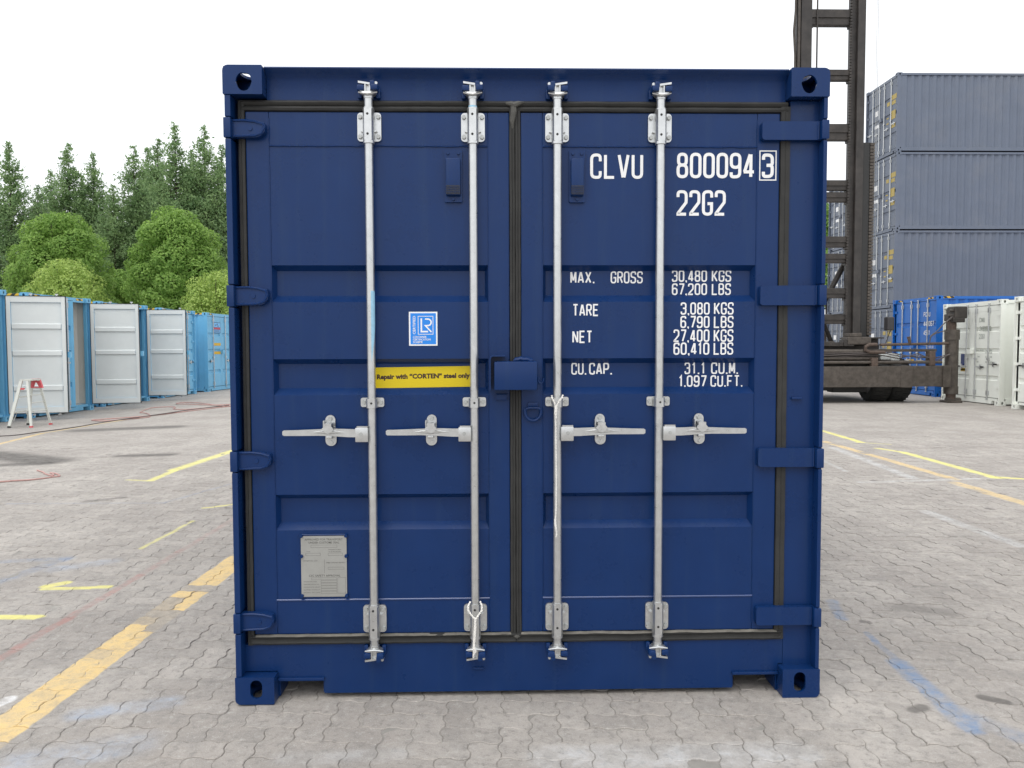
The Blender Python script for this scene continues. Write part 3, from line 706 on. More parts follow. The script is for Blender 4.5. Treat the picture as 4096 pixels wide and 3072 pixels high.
    for x0, x1, sd_ in ((-1.160, -.056, 1), (-.054, 1.066, 2)):
        hgasket(x0, x1, top, sd_, .0004).build('door_gasket', M_RUBBER, root, True)
        hgasket(x0, x1, bot, sd_+5, .0009).build('door_gasket', M_RUBBER, root, True)
        hgasket(x0+.02, x1-.02, [(.0545, .2733), (.0445, .2714), (.0400, .2675)], sd_+9, .0010).build('gasket_lip_glint', M_LIPGLINT, root, True)  # strip with the upper lip's sky highlight put into its colour
    a = MB(); a.path([(-.092, .050, 2.462), (-.072, .046, 2.458), (-.058, .044, 2.452), (-.040, .045, 2.460), (-.020, .049, 2.464)], [.005, .011, .014, .010, .004], 8); a.path([(-.062, .048, 2.46), (-.060, .047, 2.43), (-.066, .049, 2.395), (-.064, .052, 2.36)], [.012, .014, .012, .004], 8)
    a.path([(-.07, .050, .262), (-.052, .044, .256), (-.034, .050, .262)], [.004, .011, .004], 8); a.build_each('sealant_bead', M_SEAL, root, True)
    # backing behind the gaskets
    a = MB(); a.box(-1.196, -1.149, .101, .112, .23, 2.47); a.box(-1.15, 1.08, .105, .112, .226, .29); a.box(-1.15, 1.08, .105, .112, 2.41, 2.472); a.box(-.09, -.02, .101, .104, .29, 2.41); a.box(1.03, 1.08, .101, .104, .29, 2.41)
    a.build('seal_backing', M_RUBBER, root)
    # hinges: short tapered blades left, long straight straps right
    for k, (h0, h1) in enumerate(hz):
        a = MB(); o = [(-1.2, h0+.004), (-1.19, h0+.001), (-1.095, h0+.003), (-1.075, h0+.010), (-1.060, h0+.028), (-1.0575, h0+.046), (-1.064, h1-.012), (-1.10, h1-.003), (-1.19, h1-.001), (-1.2, h1-.003)]
        a.prism(o, .024, .054); a.path([(-1.186, .022, h1-.006), (-1.14, .021, h1-.005), (-1.10, .022, h1-.010), (-1.068, .024, h1-.020), (-1.063, .024, h0+.040), (-1.075, .023, h0+.018), (-1.10, .022, h0+.009), (-1.186, .022, h0+.006)], .0045, 6)
        a.bbox(-1.218, -1.1885, .000, .05, h0-.003, h1+.002, .004)
        a.tube((-1.118, .020, (h0+h1)/2), (-1.118, .026, (h0+h1)/2), .009, n=12)
        a.build('hinge', N_, root, True)
        a = MB(); o = rrect(.953, 1.20, h0, h1, .012, 3)
        a.prism(o, .026, .052); a.bbox(1.188, 1.219, .001, .05, h0-.002, h1+.001, .005)
        a.path([(1.184, .026, h0+.002), (1.184, .026, h1-.002)], .004, 6)
        a.build('hinge', N_, root, True)
    # locking bars
    y = .028
    for k, (xc, s) in enumerate(((-.645, -1), (-.2255, -1), (.1165, 1), (.537, 1))):
        a = MB(); a.tube((xc, y, .225), (xc, y, 2.480), .0172, n=20)
        bar = a.build('locking_bar', M_GALV, root, True)
        if k < 2:
            a = MB()
            segs = {0: [(1.41, 1.70, .3)], 1: [(2.430, 2.442, 1.)]}[k]
            for z0, z1, _ in segs:
                vs = []; n = 8
                for i in range(n+1):
                    t = R(12+76*i/n) if k == 0 else R(-95+170*i/n)
                    vs += [(xc+.0174*math.sin(t), y-.0174*math.cos(t), z0+(.16 if k == 0 else 0)*i/n), (xc+.0174*math.sin(t), y-.0174*math.cos(t), z1)]
                a.add(vs, [(2*i, 2*i+2, 2*i+3, 2*i+1) for i in range(n)])
            a.build('tape_strip', M_TAPE, bar, True)
        for zc, top_ in ((2.362, True), (.3405, False)):
            a = MB(); z0, z1 = zc-.0575, zc+.0575
            a.prism(rrect(xc-.048, xc+.048, z0, z1, .014), .0435, .0535)
            sg = 1 if top_ else -1
            # formed sleeve
            prof = [(-.0225, .044), (-.0225, .020), (-.0145, .007), (.0145, .007), (.0225, .020), (.0225, .044)]
            za, zb = (zc-.060, zc+.066) if top_ else (zc-.070, zc+.060)
            vs = [(xc+px, py, z) for z in (za, zb) for px, py in prof]
            n = len(prof); a.add(vs, [(i, i+1, n+i+1, n+i) for i in range(n-1)] + [tuple(range(n)), tuple(range(2*n-1, n-1, -1))])
            a.tube((xc, y, za-.011), (xc, y, za+.001), .0232, n=16); a.tube((xc, y, zb-.001), (xc, y, zb+.006), .0222, n=16)
            for sx in (-1, 1): a.prism([(xc+sx*.022, zc-.014*sg), (xc+sx*.033, zc-.020*sg), (xc+sx*.022, zc-.024*sg)], .030, .044)
            br = a.build('bearing_bracket', M_GALV, bar, True)
            a = MB()
            for sx in (-1, 1):
                for sz in (-1, 1):
                    a.tube((xc+sx*.0365, .0335, zc+sz*.0395), (xc+sx*.0365, .0445, zc+sz*.0395), .0088, .0095, n=6)
            a.build_each('bolt', M_GALV2, bar)
            a = MB()
            for sz in (-1, 1): a.tube((xc-.0015, .0062, zc+sz*.0395+.004), (xc-.0015, .0072, zc+sz*.0395+.004), .0050, n=12)
            a.build_each('pin_hole', M_BLACKHOLE, bar)
        # middle guide
        a = MB(); a.prism(rrect(xc-.048, xc+.048, 1.226, 1.264, .008), .0445, .0535)
        prof = [(-.0245, .045), (-.0200, .012), (-.0145, .0065), (.0145, .0065), (.0200, .012), (.0245, .045)]; n = 6
        vs = [(xc+px, py, z) for z in (1.2235, 1.2615) for px, py in prof]; a.add(vs, [(i, i+1, n+i+1, n+i) for i in range(n-1)] + [tuple(range(n)), tuple(range(2*n-1, n-1, -1))])
        a.build('guide_bracket', M_GALV, bar, True)
        a = MB()
        for sx in (-1, 1): a.tube((xc+sx*.0355, .0350, 1.245), (xc+sx*.0355, .046, 1.245), .0085, .0095, n=6)
        a.build_each('bolt', M_GALV2, bar)
        a = MB(); a.tube((xc+.001, .0058, 1.243), (xc+.001, .0066, 1.243), .0045, n=12); a.build_each('pin_hole', M_BLACKHOLE, bar)
        # cams
        for top_ in (True, False):
            sg = 1 if top_ else -1; ze = 2.480 if top_ else .225
            def Z(v): return ze+sg*v
            a = MB(); a.tube((xc, y, Z(-.010)), (xc, y, Z(.002)), .0200, n=16)
            a.path([(xc-.036, .014, Z(.012)), (xc-.018, .006, Z(.006)), (xc, .004, Z(.003)), (xc+.018, .006, Z(.006)), (xc+.037, .012, Z(.012))], [.0045, .0060, .007, .0060, .0045], 8)
            a.prism([(xc-.020, Z(0)), (xc+.020, Z(0)), (xc+.034, Z(.011)), (xc+.030, Z(.015)), (xc-.030, Z(.015)), (xc-.034, Z(.011))], .008, .040)
            a.box(xc-.012*1-s*.000, xc-.007, .006, .045, *sorted((Z(.010), Z(.046)))); a.box(xc+.006, xc+.011, .006, .045, *sorted((Z(.010), Z(.046))))
            a.box(xc-.008, xc+.007, .018, .045, *sorted((Z(.010), Z(.044))))
            tl = -s*.0055
            a.prism([(xc-.037, Z(.040)+tl*sg), (xc-.037, Z(.048)+tl*sg), (xc+.038, Z(.048)-tl*sg), (xc+.038, Z(.040)-tl*sg)], .004, .030)
            a.tube((xc-s*.034, .006, Z(.0455)), (xc-s*.034, .030, Z(.0455)), .0065, n=8)
            a.build('cam', M_GALV, bar, True)
            a = MB()
            for sx in (-1, 1):
                x0, x1 = sorted((xc+sx*.0125, xc+sx*.0420))
                a.bbox(x0, x1, -.009 if sx == -s else -.001, .0595, *sorted((Z(.016), Z(.0385))), .006)
            x0, x1 = sorted((xc-s*.010, xc-s*.030)); a.bbox(x0, x1, -.006, .016, *sorted((Z(.030), Z(.054))), .006)
            for sx in (-1, 1): a.bbox(*sorted((xc+sx*.028, xc+sx*.046)), .040, .0595, *sorted((Z(-.004), Z(.034))), .006)
            a.build('cam_keeper', N_, bar, True)
        # handle and hub
        a = MB(); xh0, xh1 = sorted((xc+s*.013, xc+s*.065))
        a.bbox(xh0, xh1, -.001, .020, 1.0855, 1.1445, .004); a.prism([(xh0+.006, 1.1445), (xh1-.002, 1.1445), (xh1-.002, 1.150), (xh0+.006, 1.150)], .002, .024)
        a.build('handle_hub', M_GALV, bar, True)
        a = MB(); xm = (xh0+xh1)/2+s*.002; a.tube((xm, -.003, 1.1185), (xm, .0, 1.1185), .0075, n=12); a.build('rivet', M_GALV2, bar)
        tip = {0: -1.004, 1: -.585, 2: .476, 3: .894}[k]; xe = xc+s*.063; xm = {0: -.819, 1: -.402, 2: .295, 3: .708}[k]
        L_ = abs(tip-xe)
        up = [(xe, 1.139), (xe+s*.10*L_, 1.1395), (xm-s*.04, 1.139+.002), (xm, 1.1412), (xm+s*.05, 1.139), (tip-s*.05, 1.1360), (tip-s*.006, 1.1352), (tip, 1.131)]
        lo = [(tip, 1.117), (tip-s*.006, 1.1128), (tip-s*.07, 1.1125), (xm+s*.04, 1.113), (xm, 1.1118), (xe+s*.10*L_, 1.1065), (xe, 1.106)]
        a = MB(); a.prism(up+lo, .000, .009)
        a.add([(xm-.070, -.0005, 1.1262), (xm, -.009, 1.1330), (xm+.075, -.0005, 1.1255), (xm, -.0085, 1.1225), (xm, -.0005, 1.1385), (xm, -.0005, 1.1225-.004)], [(0, 1, 4), (1, 2, 4), (0, 3, 1), (1, 3, 2), (0, 5, 3), (3, 5, 2)])
        a.build('handle', M_GALV, bar)
        # catch plate
        a = MB(); a.prism(rrect(xm-.020, xm+.020, 1.129, 1.193, .0198, 6)[:14] + [(xm-.020, 1.129), (xm+.020, 1.129)], .046, .054)
        xo = xm+.003 if k == 0 else xm+.001*s
        a.prism(rrect(xo-.0225, xo+.0225, 1.066, 1.150, .0215, 5), .040, .0485)
        a.box(xm-.0245, xm-.0195, .018, .05, 1.128, 1.172)
        a.tube((xo+.002, .033, 1.0805), (xo+.002, .041, 1.0805), .0075, .0085, n=8)
        a.bbox(xo-.014, xo+.011, .004, .040, 1.0985, 1.1120, .004)
        a.build('handle_catch', M_GALV, bar, True)
        a = MB(); a.prism([(xm-.0155, 1.1625), (xm+.0155, 1.1625), (xm+.015, 1.152), (xm+.0235, 1.1415), (xm+.020, 1.134), (xm+.008, 1.1235), (xm, 1.1215), (xm-.007, 1.1235), (xm-.019, 1.136), (xm-.0235, 1.1415), (xm-.015, 1.151)], -.0125, -.0035)
        a.add([(xm-.0155, .044, 1.1625), (xm+.0155, .044, 1.1625), (xm+.0155, -.0125, 1.1580), (xm-.0155, -.0125, 1.1580)], [(0, 1, 2, 3)]); a.box(xm-.0155, xm+.0155, -.0035, .044, 1.1555, 1.1625)
        a.build('seal_tongue', M_GALV, bar, True)
        a = MB(); a.tube((xm, .034, 1.1775), (xm, .047, 1.1775), .0090, .0098, n=6); a.build_each('bolt', M_GALV2, bar)
    # vents
    for (x0, x1) in ((-.342, -.271), (.1665, .231)):
        a = MB(); a.prism(rrect(x0, x1, 2.062, 2.273, .005, 2), .0455, .0565); a.bbox(x0+.006, x1-.006, .024, .047, 2.086, 2.236, .006)
        v = a.build('vent_cover', N_, root, True)
        a = MB(); a.bbox(x0+.007, x1-.007, .0215, .0245, 2.090, 2.126, .001); a.build('vent_grille', M_DARK, v)
        a = MB()
        for i in range(11): xx = x0+.010+(x1-x0-.020)*i/10; a.box(xx-.0006, xx+.0006, .0200, .0216, 2.091, 2.125)
        for i in range(3): zz = 2.100+.009*i; a.box(x0+.009, x1-.009, .0203, .0216, zz-.0005, zz+.0005)
        a.build('grille_bars', N_, v)
        a = MB()
        for xx, zz in ((x0+.014, 2.258), (x1-.014, 2.258), ((x0+x1)/2, 2.073)): a.tube((xx, .040, zz), (xx, .046, zz), .0058, .0068, n=8)
        a.build_each('rivet', M_NAVY, v)
    # lock box over the door gap, with its angle guard, hook and ring
    a = MB(); a.bbox(-.1435, .0305, -.050, .040, 1.2975, 1.413, .007); rng = random.Random(8)
    a.path([(-.065+.01*i, -.002, 1.413+rng.uniform(0, .006)+(.006 if 1 < i < 6 else 0)) for i in range(9)], [.004]+[.010]*7+[.004], 8)
    a.build('lock_box', N_, root, True)
    a = MB(); o = [(-.163, 1.298), (-.163, 1.424), (-.1585, 1.434), (-.150, 1.4385), (-.098, 1.4385), (-.098, 1.4325), (-.148, 1.4325), (-.1545, 1.429), (-.157, 1.421), (-.157, 1.298)]
    a.prism(o, -.030, .056); a.build('lock_box_guard', N_, root)
    a = MB(); a.path([(.030, .006, 1.350), (.036, .006, 1.352), (.037, .006, 1.330), (.042, .006, 1.323), (.050, .006, 1.323), (.0565, .006, 1.331), (.058, .006, 1.345)], .0042, 8); a.build('seal_hook', N_, root, True)
    a = MB(); a.bbox(-.140, -.0855, .049, .0575, 1.2485, 1.280, .002); a.bbox(-.135, -.090, .043, .050, 1.2525, 1.276, .003); a.build('door_stop_plate', N_, root)
    a = MB(); a.bbox(-.004, .037, .044, .056, 1.222, 1.241, .003)
    pts = [(-.008, .036, 1.218), (.042, .036, 1.218)]+[(.017+.032*math.cos(R(t)), .036+.004*math.sin(R(-t)), 1.2+.030*math.sin(R(t))-.004) for t in range(20, -201, -20)]
    a.path([(-.012, .038, 1.214), (.0, .038, 1.219), (.034, .038, 1.219), (.047, .038, 1.214)], .0055, 8); a.path([(.017+.0335*math.cos(R(t)), .040, 1.203+.036*math.sin(R(t))) for t in range(18, -199, -12)], .0066, 8)
    a.build('lashing_ring', N_, root, True)
    a = MB(); a.bbox(1.097, 1.141, .044, .058, 1.249, 1.259, .003); a.build('post_lug', N_, root)
    # markings
    yl = .0540; yb = .0575+.032-.0010; ypl = .0562
    def LT(items, nm='lettering'):
        a = MB()
        for it in items: letters(a, *it)
        return a.build(nm, M_WHITE, dr, fix=False)
    LT([('CLVU', .2535, .4715, 2.1595, 2.262, .0562, .25, .20)]); LT([('800094', .6095, .9325, 2.1625, 2.2665, .0562, .265, .145)])
    a = MB(); letters(a, '3', .962, 1.0115, 2.1635, 2.2635, yl, .265)
    ribbon(a, [(.9535, 2.1555), (1.0205, 2.1555), (1.0205, 2.2735), (.9535, 2.2735)], .0045, yl-.0001, True); a.build('lettering', M_WHITE, dr, fix=False)
    LT([('22G2', .6105, .8145, 2.010, 2.114, .0562, .265, .145)])
    LT([('MAX.', .1755, .2765, 1.7355, 1.785, yb, .25, .22)]); LT([('GROSS', .344, .4785, 1.735, 1.785, yb, .25, .16)])
    for za, zb_, n1, x1, u, yq, x2, xa, xb in ((1.741, 1.790, '30,480', .601, 'KGS', yb, .7485, .7685, .8505), (1.6860, 1.7350, '67,200', .601, 'LBS', yb, .749, .769, .8495), (1.603, 1.654, '3,080', .631, 'KGS', ypl, .752, .770, .852), (1.5475, 1.598, '6,790', .630, 'LBS', ypl, .752, .770, .852),
            (1.490, 1.542, '27,400', .602, 'KGS', ypl, .752, .770, .852), (1.4365, 1.488, '60,410', .602, 'LBS', ypl, .752, .770, .852), (1.355, 1.4045, '31.1', .657, 'CU.M.', yb, .744, .769, .884), (1.3015, 1.350, '1,097', .633, 'CU.FT.', yb, .750, .767, .903)):
        LT([(n1, x1, x2, za, zb_, yq, .26, .30 if n1 == '31.1' else .17), (u, xa, xb, za, zb_, yq, .25, .20 if '.' in u else .16)])
    LT([('TARE', .182, .290, 1.5975, 1.648, ypl, .26, .18)]); LT([('NET', .181, .264, 1.4865, 1.538, ypl, .26, .18)])
    LT([('CU.', .180, .243, 1.3545, 1.4045, yb, .26, .18), ('CAP.', .2545, .351, 1.3545, 1.4045, yb, .26, .18)])
    # stickers
    a = MB(); a.box(-.4935, -.3765, .0562, .0572, 1.4775, 1.617); st = a.build('certification_label', M_WHITE, dl)
    a = MB(); a.box(-.4875, -.3825, .0557, .0562, 1.4835, 1.611); a.build('label_field', M_LRBLUE, dl)
    a = MB(); yy = .0553
    ribbon(a, [(-.4555, 1.5245), (-.3945, 1.5245), (-.3945, 1.5985), (-.4555, 1.5985)], .0022, yy, True)
    ribbon(a, [(-.4425, 1.590), (-.4425, 1.5355), (-.4150, 1.5355)], .0062, yy)
    arc = [(-.4270, 1.5870), (-.4195, 1.5870)]+[(-.4155+.0135*math.cos(R(t)), 1.5735+.0135*math.sin(R(t))) for t in range(80, -81, -20)]+[(-.4260, 1.5600), (-.4010, 1.5335)]
    ribbon(a, arc, .0055, yy-.0001)
    font_text('CERTIFIED', -.4775, -.4665, 1.5245, 1.6000, yy, a, 0, .012, True)
    for i, (tx, x1) in enumerate((('CONTAINER', -.4215), ('CERTIFICATION', -.4045), ('SCHEME', -.4380))): font_text(tx, -.4775, x1, 1.5095-.0107*i, 1.5175-.0107*i, yy, a, 0, .012)
    a.build('label_print', M_WHITE, dl, fix=False)
    a = MB(); yb2 = .0575+.032; a.prism([(-.6365, 1.3005), (-.2330, 1.3060), (-.2330, 1.3925), (-.6365, 1.3870)], yb2-.0012, yb2-.0002); a.build('repair_sticker', M_YELLOW, dl)
    a = MB(); Mx = Matrix.Translation((-.6325, 0, 1.332)) @ Matrix.Rotation(-R(.75), 4, 'Y') @ Matrix.Translation((.6325, 0, -1.332))
    font_text('Repair with \u201cCORTEN\u201d steel only', -.6325, -.2440, 1.3315, 1.3600, yb2-.0016, a, 0, .050, M=Mx); a.build('sticker_print', M_BROWN, dl, fix=False)
    # approval plate
    a = MB(); a.prism(rrect(-.9495, -.7605, .4325, .689, .004, 2), .0515, .0545); a.build('approval_plate', M_PLATE, dl)
    a = MB()
    for xx in (-.9475, -.7620):
        for zz in (.689, .604, .437): a.tube((xx, .044, zz), (xx, .0555, zz), .0068, .0085, n=10)
    a.build_each('plate_rivet', N_, dl, True)
    a = MB(); a.path([(-.946, .053, .693), (-.765, .053, .693)], .004, 6); a.build('weld_seam', N_, dl, True)
    a = MB(); yp = .0512
    def T(tx, x0, x1, z0, z1, b=.0): font_text(tx, x0, x1, z0, z1, yp, a, 0, b)
    T('APPROVED FOR TRANSPORT', -.934, -.776, .6695, .6785, .012); T('UNDER CUSTOMS SEAL', -.918, -.790, .6565, .6655, .012)
    T('CSC SAFETY APPROVAL', -.918, -.787, .5170, .5260, .012)
    T('TYPE', -.927, -.911, .6205, .6245); T('MANUFACTURERS', -.835, -.783, .6290, .6330); T('NO. OF THE CONTAINER', -.835, -.783, .6205, .6245)
    T("OWNER'S NO. CLVU", -.940, -.882, .5820, .5870); T('TIMBER COMPONENT TREATMENT', -.846, -.766, .5735, .5785)
    for i, tx in enumerate(('DATE MANUFACTURED', 'IDENTIFICATION NO.', 'MAXIMUM GROSS WEIGHT', 'ALLOWABLE STACKING WT', 'RACKING TEST LOAD')): T(tx, -.940, -.875-.010*(i == 0)+.003*(i > 1), .4945-.0115*i, .4985-.0115*i)
    def BX(x0, x1, z0, z1): ribbon(a, [(x0, z0), (x1, z0), (x1, z1), (x0, z1)], .0008, yp, True)
    BX(-.908, -.800, .6405, .6505); BX(-.930, -.869, .6065, .6165); BX(-.837, -.777, .6065, .6165); BX(-.838, -.772, .5480, .5570); BX(-.907, -.803, .5045, .5130)
    for i in range(5): BX(-.868, -.803, .4925-.0115*i, .5015-.0115*i)
    BX(-.799, -.766, .4465, .5130); ribbon(a, [(-.853, .590), (-.853, .5325)], .0009, yp)
    a.build('plate_print', M_INK, dl, fix=False)
    # body behind
    for sx in (-1, 1):
        a = MB(); corrugated(a, .15, LEN-.15, sx*1.205, .155, 2.47, .036, sgn=-sx); a.build('side_wall', N_, root)
        a = MB(); a.bbox(*sorted((sx*1.155, sx*1.213)), .18, LEN-.18, .02, .155, .003); a.build('bottom_rail', N_, root)
        a = MB(); a.bbox(*sorted((sx*1.155, sx*1.211)), .18, LEN-.18, 2.47, 2.53, .003); a.build('top_rail', N_, root)
    a = MB(); corrugated(a, -1.15, 1.15, LEN-.03, .13, 2.48, .04, axis='x', sgn=-1); a.box(-1.06, 1.06, LEN-.06, LEN, 2.48, 2.58); a.box(-1.06, 1.06, LEN-.06, LEN, .02, .13); a.build('end_wall', N_, root)
    a = MB(); a.box(-1.153, 1.153, .115, LEN-.07, 2.535, 2.545); a.build('roof', N_, root)
    a = MB(); a.box(-1.153, 1.153, .20, LEN-.07, .125, .155)
    for i in range(14): a.box(-1.15, 1.15, .55+i*.38, .60+i*.38, .03, .124)
    a.build('floor', N_, root)
    return root
main_container()

# ropes tied on the bars
def rope(name, strands, label):
    root = empty(name, strands[0][0][0])
    o0 = Vector(strands[0][0][0]); a = MB()
    for pts, r in strands:
        P = []; pts = [Vector(p)-o0 for p in pts]
        for i in range(len(pts)-1):
            n = max(2, int((pts[i+1]-pts[i]).length/.003))
            for k in range(n): P.append(pts[i].lerp(pts[i+1], k/n))
        P.append(pts[-1])
        for ph in (0, math.pi):
            Q = []
            for i, p in enumerate(P):
                d = (P[min(i+1, len(P)-1)]-P[max(i-1, 0)]).normalized(); u_a = d.cross(Vector((0, 1, 0)))
                if u_a.length < .1: u_a = Vector((1, 0, 0))
                u_a.normalize(); v_a = d.cross(u_a); t = i*.003/.012*2*math.pi*.5+ph
                Q.append(p+(u_a*math.cos(t)+v_a*math.sin(t))*r*.55)
            a.path(Q, r*.62, 5)
    me = a.mesh(name, M_ROPE, True); bpy.data.objects.remove(root)
    o = link(name, me, None, tuple(o0)); tag(o, label, 'rope', 'white cords tied on the locking bars'); return o
rope('rope', [([(-.2455, .015, .418), (-.2550, .008, .402), (-.2545, .002, .385), (-.2380, -.002, .362), (-.2265, -.002, .350), (-.2265, -.002, .330), (-.2265, -.003, .290), (-.2310, -.003, .250), (-.2290, -.006, .228), (-.2240, -.006, .214), (-.2330, -.006, .204), (-.2340, -.004, .188)], .0038),
     ([(-.2055, .015, .418), (-.1975, .008, .402), (-.1985, .002, .385), (-.2150, -.002, .362), (-.2245, -.003, .350), (-.2245, -.004, .315), (-.2285, -.005, .260), (-.2340, -.007, .226), (-.2310, -.007, .208)], .0038),
     ([(-.2265, -.004, .348), (-.2300, -.005, .300), (-.2330, -.006, .250), (-.2285, -.008, .222)], .0030)],
     'short white cord looped round the foot bracket of the second locking bar')
rope('rope', [([(.0925, .012, 1.272), (.0935, -.002, 1.262), (.1010, -.006, 1.245), (.1060, -.007, 1.225), (.1055, -.006, 1.190), (.1070, -.006, 1.150), (.1080, -.005, 1.050), (.1095, -.005, .930), (.1085, -.005, .820), (.1070, -.005, .775), (.1065, -.006, .752), (.1085, -.006, .722), (.1110, -.006, .705), (.1085, -.006, .690)], .0032),
     ([(.1380, .012, 1.274), (.1335, -.002, 1.264), (.1200, -.006, 1.250), (.1110, -.008, 1.232), (.1075, -.008, 1.190), (.1045, -.008, 1.180)], .0036),
     ([(.1060, -.006, .775), (.1030, -.006, .758), (.1040, -.006, .740), (.1085, -.007, .722)], .0028), ([(.1065, -.008, 1.225), (.1045, -.009, 1.200), (.1080, -.009, 1.180)], .0040)],
     'long white cord hanging from the middle guide of the third locking bar')

# ------------------------------------------------------------------ background containers
def bg_container(name, H, LEN, mo, mi_, loc, rz, open_deg=None, decor=None, liner=False, haz=False, simple=False, vis_side=None):
    root = empty(name, loc, rz); W = 1.219
    fr = MB()
    for sx in (-1, 1):
        for y0, y1 in ((0, .178), (LEN, LEN-.178)):
            for top in (True, False):
                a = MB(); casting(a, sx, sx*1.219, sx*1.057, y0, y1, H-.118 if top else 0, H if top else .118, top, False); a.build('corner_casting', mo, root)
    for sx in (-1, 1):
        a = MB(); a.box(*sorted((sx*1.185, sx*1.214)), .004, .14, .118, H-.118); a.box(*sorted((sx*1.10, sx*1.20)), .06, .14, .118, H-.118); a.build('corner_post', mo, root)
        a = MB(); a.box(*sorted((sx*1.08, sx*1.214)), LEN-.14, LEN-.004, .118, H-.118); a.build('corner_post', mo, root)
        a = MB(); a.box(*sorted((sx*1.155, sx*1.216)), .18, LEN-.18, H-.095, H-.020); a.build('top_rail', mo, root)
        a = MB(); a.box(*sorted((sx*1.155, sx*1.216)), .18, LEN-.18, .035, .165); a.box(*sorted((sx*1.12, sx*1.214)), .18, LEN-.18, .036, .046); a.build('bottom_rail', mo, root)
        a = MB(); corrugated(a, .13, LEN-.13, sx*1.194, .160, H-.09, .040, sgn=-sx, marg=.15); a.build('side_wall', mo, root)
        if liner:
            a = MB(); corrugated(a, .141, LEN-.13, sx*1.184, .162, H-.095, .040, sgn=-sx, marg=.15); a.build('inner_wall', M_LINER, root)
        if haz:
            a = MB(); a.box(*sorted((sx*1.2175, sx*1.2185)), .20, .50, H-.075, H-.022); a.build('hazard_strip', M_HAZ, root)
    a = MB(); a.box(-1.056, 1.056, .055, .14, H-.122, H-.012); a.build('door_header', mo, root)
    if haz:
        for x0 in (-.98, .68):
            a = MB(); a.box(x0, x0+.28, .053, .0548, H-.075, H-.030); a.build('hazard_strip', M_HAZ, root)
    a = MB(); a.prism([(-1.056, .16), (-1.056, .10), (-.86, .10), (-.86, .02), (.86, .02), (.86, .10), (1.056, .10), (1.056, .16)], .055, .135); a.box(-.862, .862, .1355, .20, .02, .155); a.build('door_sill', mo, root)
    a = MB(); a.box(-1.153, 1.153, .15, LEN-.05, H-.03, H-.022); a.build('roof', mo, root)
    a = MB(); a.box(-1.153, 1.153, .15, LEN-.05, .12, .155); a.build('floor', mi_ if liner else mo, root)
    a = MB(); corrugated(a, -1.12, 1.12, LEN-.04, .12, H-.09, .04, axis='x', sgn=-1); a.box(-1.07, 1.07, LEN-.12, LEN-.01, H-.1, H-.01); a.box(-1.07, 1.07, LEN-.12, LEN-.01, .02, .15); a.build('end_wall', mo, root)
    z0, z1 = .175, H-.135; hh = z1-z0
    bands = [(z0+hh*a_, z0+hh*b_) for a_, b_ in ((.185, .240), (.485, .538), (.715, .770))] if not decor or not decor.get('bands') else [(z0+hh*a_, z0+hh*b_) for a_, b_ in decor['bands']]
    for side in (-1, 1):
        # local door frame: hinge edge at x=0, free edge at x=-side*wd
        wd = 1.168; hx = side*1.172
        def X(v): return (-side)*v
        xa, xb = sorted((X(.003), X(wd)))
        opened = (open_deg is not None and side == 1)
        a = MB(); p0, p1 = xa+.085, xb-.085
        leaf_frame(a, xa, xb, z0, z1, p0, p1, z0+.13, z1-.13, -.022, .022)
        a.f and None
        dm = a.mesh('door', [mo, mi_])
        for p in dm.polygons:
            if p.center.y > .0185 and p.normal.y > .3: p.material_index = 1
            elif p.center.y > .015: p.material_index = 1
        ang = R(open_deg) if opened else (-R((decor or {}).get('ajar', 0)) if side == -1 else 0)
        OFF = Vector((-side*.028, .070, 0)); d = link('door', dm, root, (side*1.200, .012, 0), (0, 0, ang))
        a = MB(); leaf_panel(a, p0, p1, z0+.13, z1-.13, bands, -.018, dep=.034); a.build('door_panel', mo, d)
        a = MB(); leaf_panel(a, p0, p1, z0+.13, z1-.13, bands, -.012, dep=.034); a.build('door_lining', mi_, d)
        a = MB(); g = .012
        for q in ((xa-g, xa, z0-g, z1+g), (xb, xb+g, z0-g, z1+g), (xa, xb, z0-g, z0), (xa, xb, z1, z1+g)): a.box(q[0], q[1], -.004, .030, q[2], q[3])
        a.build('door_gasket', M_RUBBER, d)
        for hz_ in (.12, .38, .64, .90):
            a = MB(); zz = z0+hh*hz_; x0, x1 = sorted((X(-.035), X(.13))); a.box(x0, x1, -.045, -.0225, zz-.035, zz+.035); a.build('hinge', mo, d)
        for bx in ((decor or {}).get('bars_l' if side == -1 else 'bars_r', (.47, .985))):
            a = MB(); x = X(bx); a.tube((x, -.046, z0-.05), (x, -.046, z1+.06), .017, n=8)
            for zz in (z0+.11, z1-.11): a.box(x-.045, x+.045, -.035, -.0225, zz-.055, zz+.055); a.box(x-.023, x+.023, -.068, -.03, zz-.06, zz+.06)
            for zz in (z0-.045, z1+.05): a.box(x-.03, x+.03, -.062, -.03, zz-.012, zz+.012)
            zz = z0+hh*.42; a.box(x-.045, x+.045, -.062, -.0225, zz-.02, zz+.02)
            hb = z0+hh*(.365 if bx < .9 else .33)
            xs_ = X(bx-.05); xt = X(bx-.36); a.box(*sorted((xs_, xt)), -.062, -.052, hb-.014, hb+.014); a.box((xs_+xt)/2-.02, (xs_+xt)/2+.02, -.055, -.0225, hb-.06, hb+.06)
            a.build('locking_bar', M_GALV, d)
            if decor and decor.get('grips'):
                a = MB(); a.box(*sorted((xt, X(bx-.24))), -.066, -.048, hb-.018, hb+.018); a.build('handle_grip', M_DARK, d)
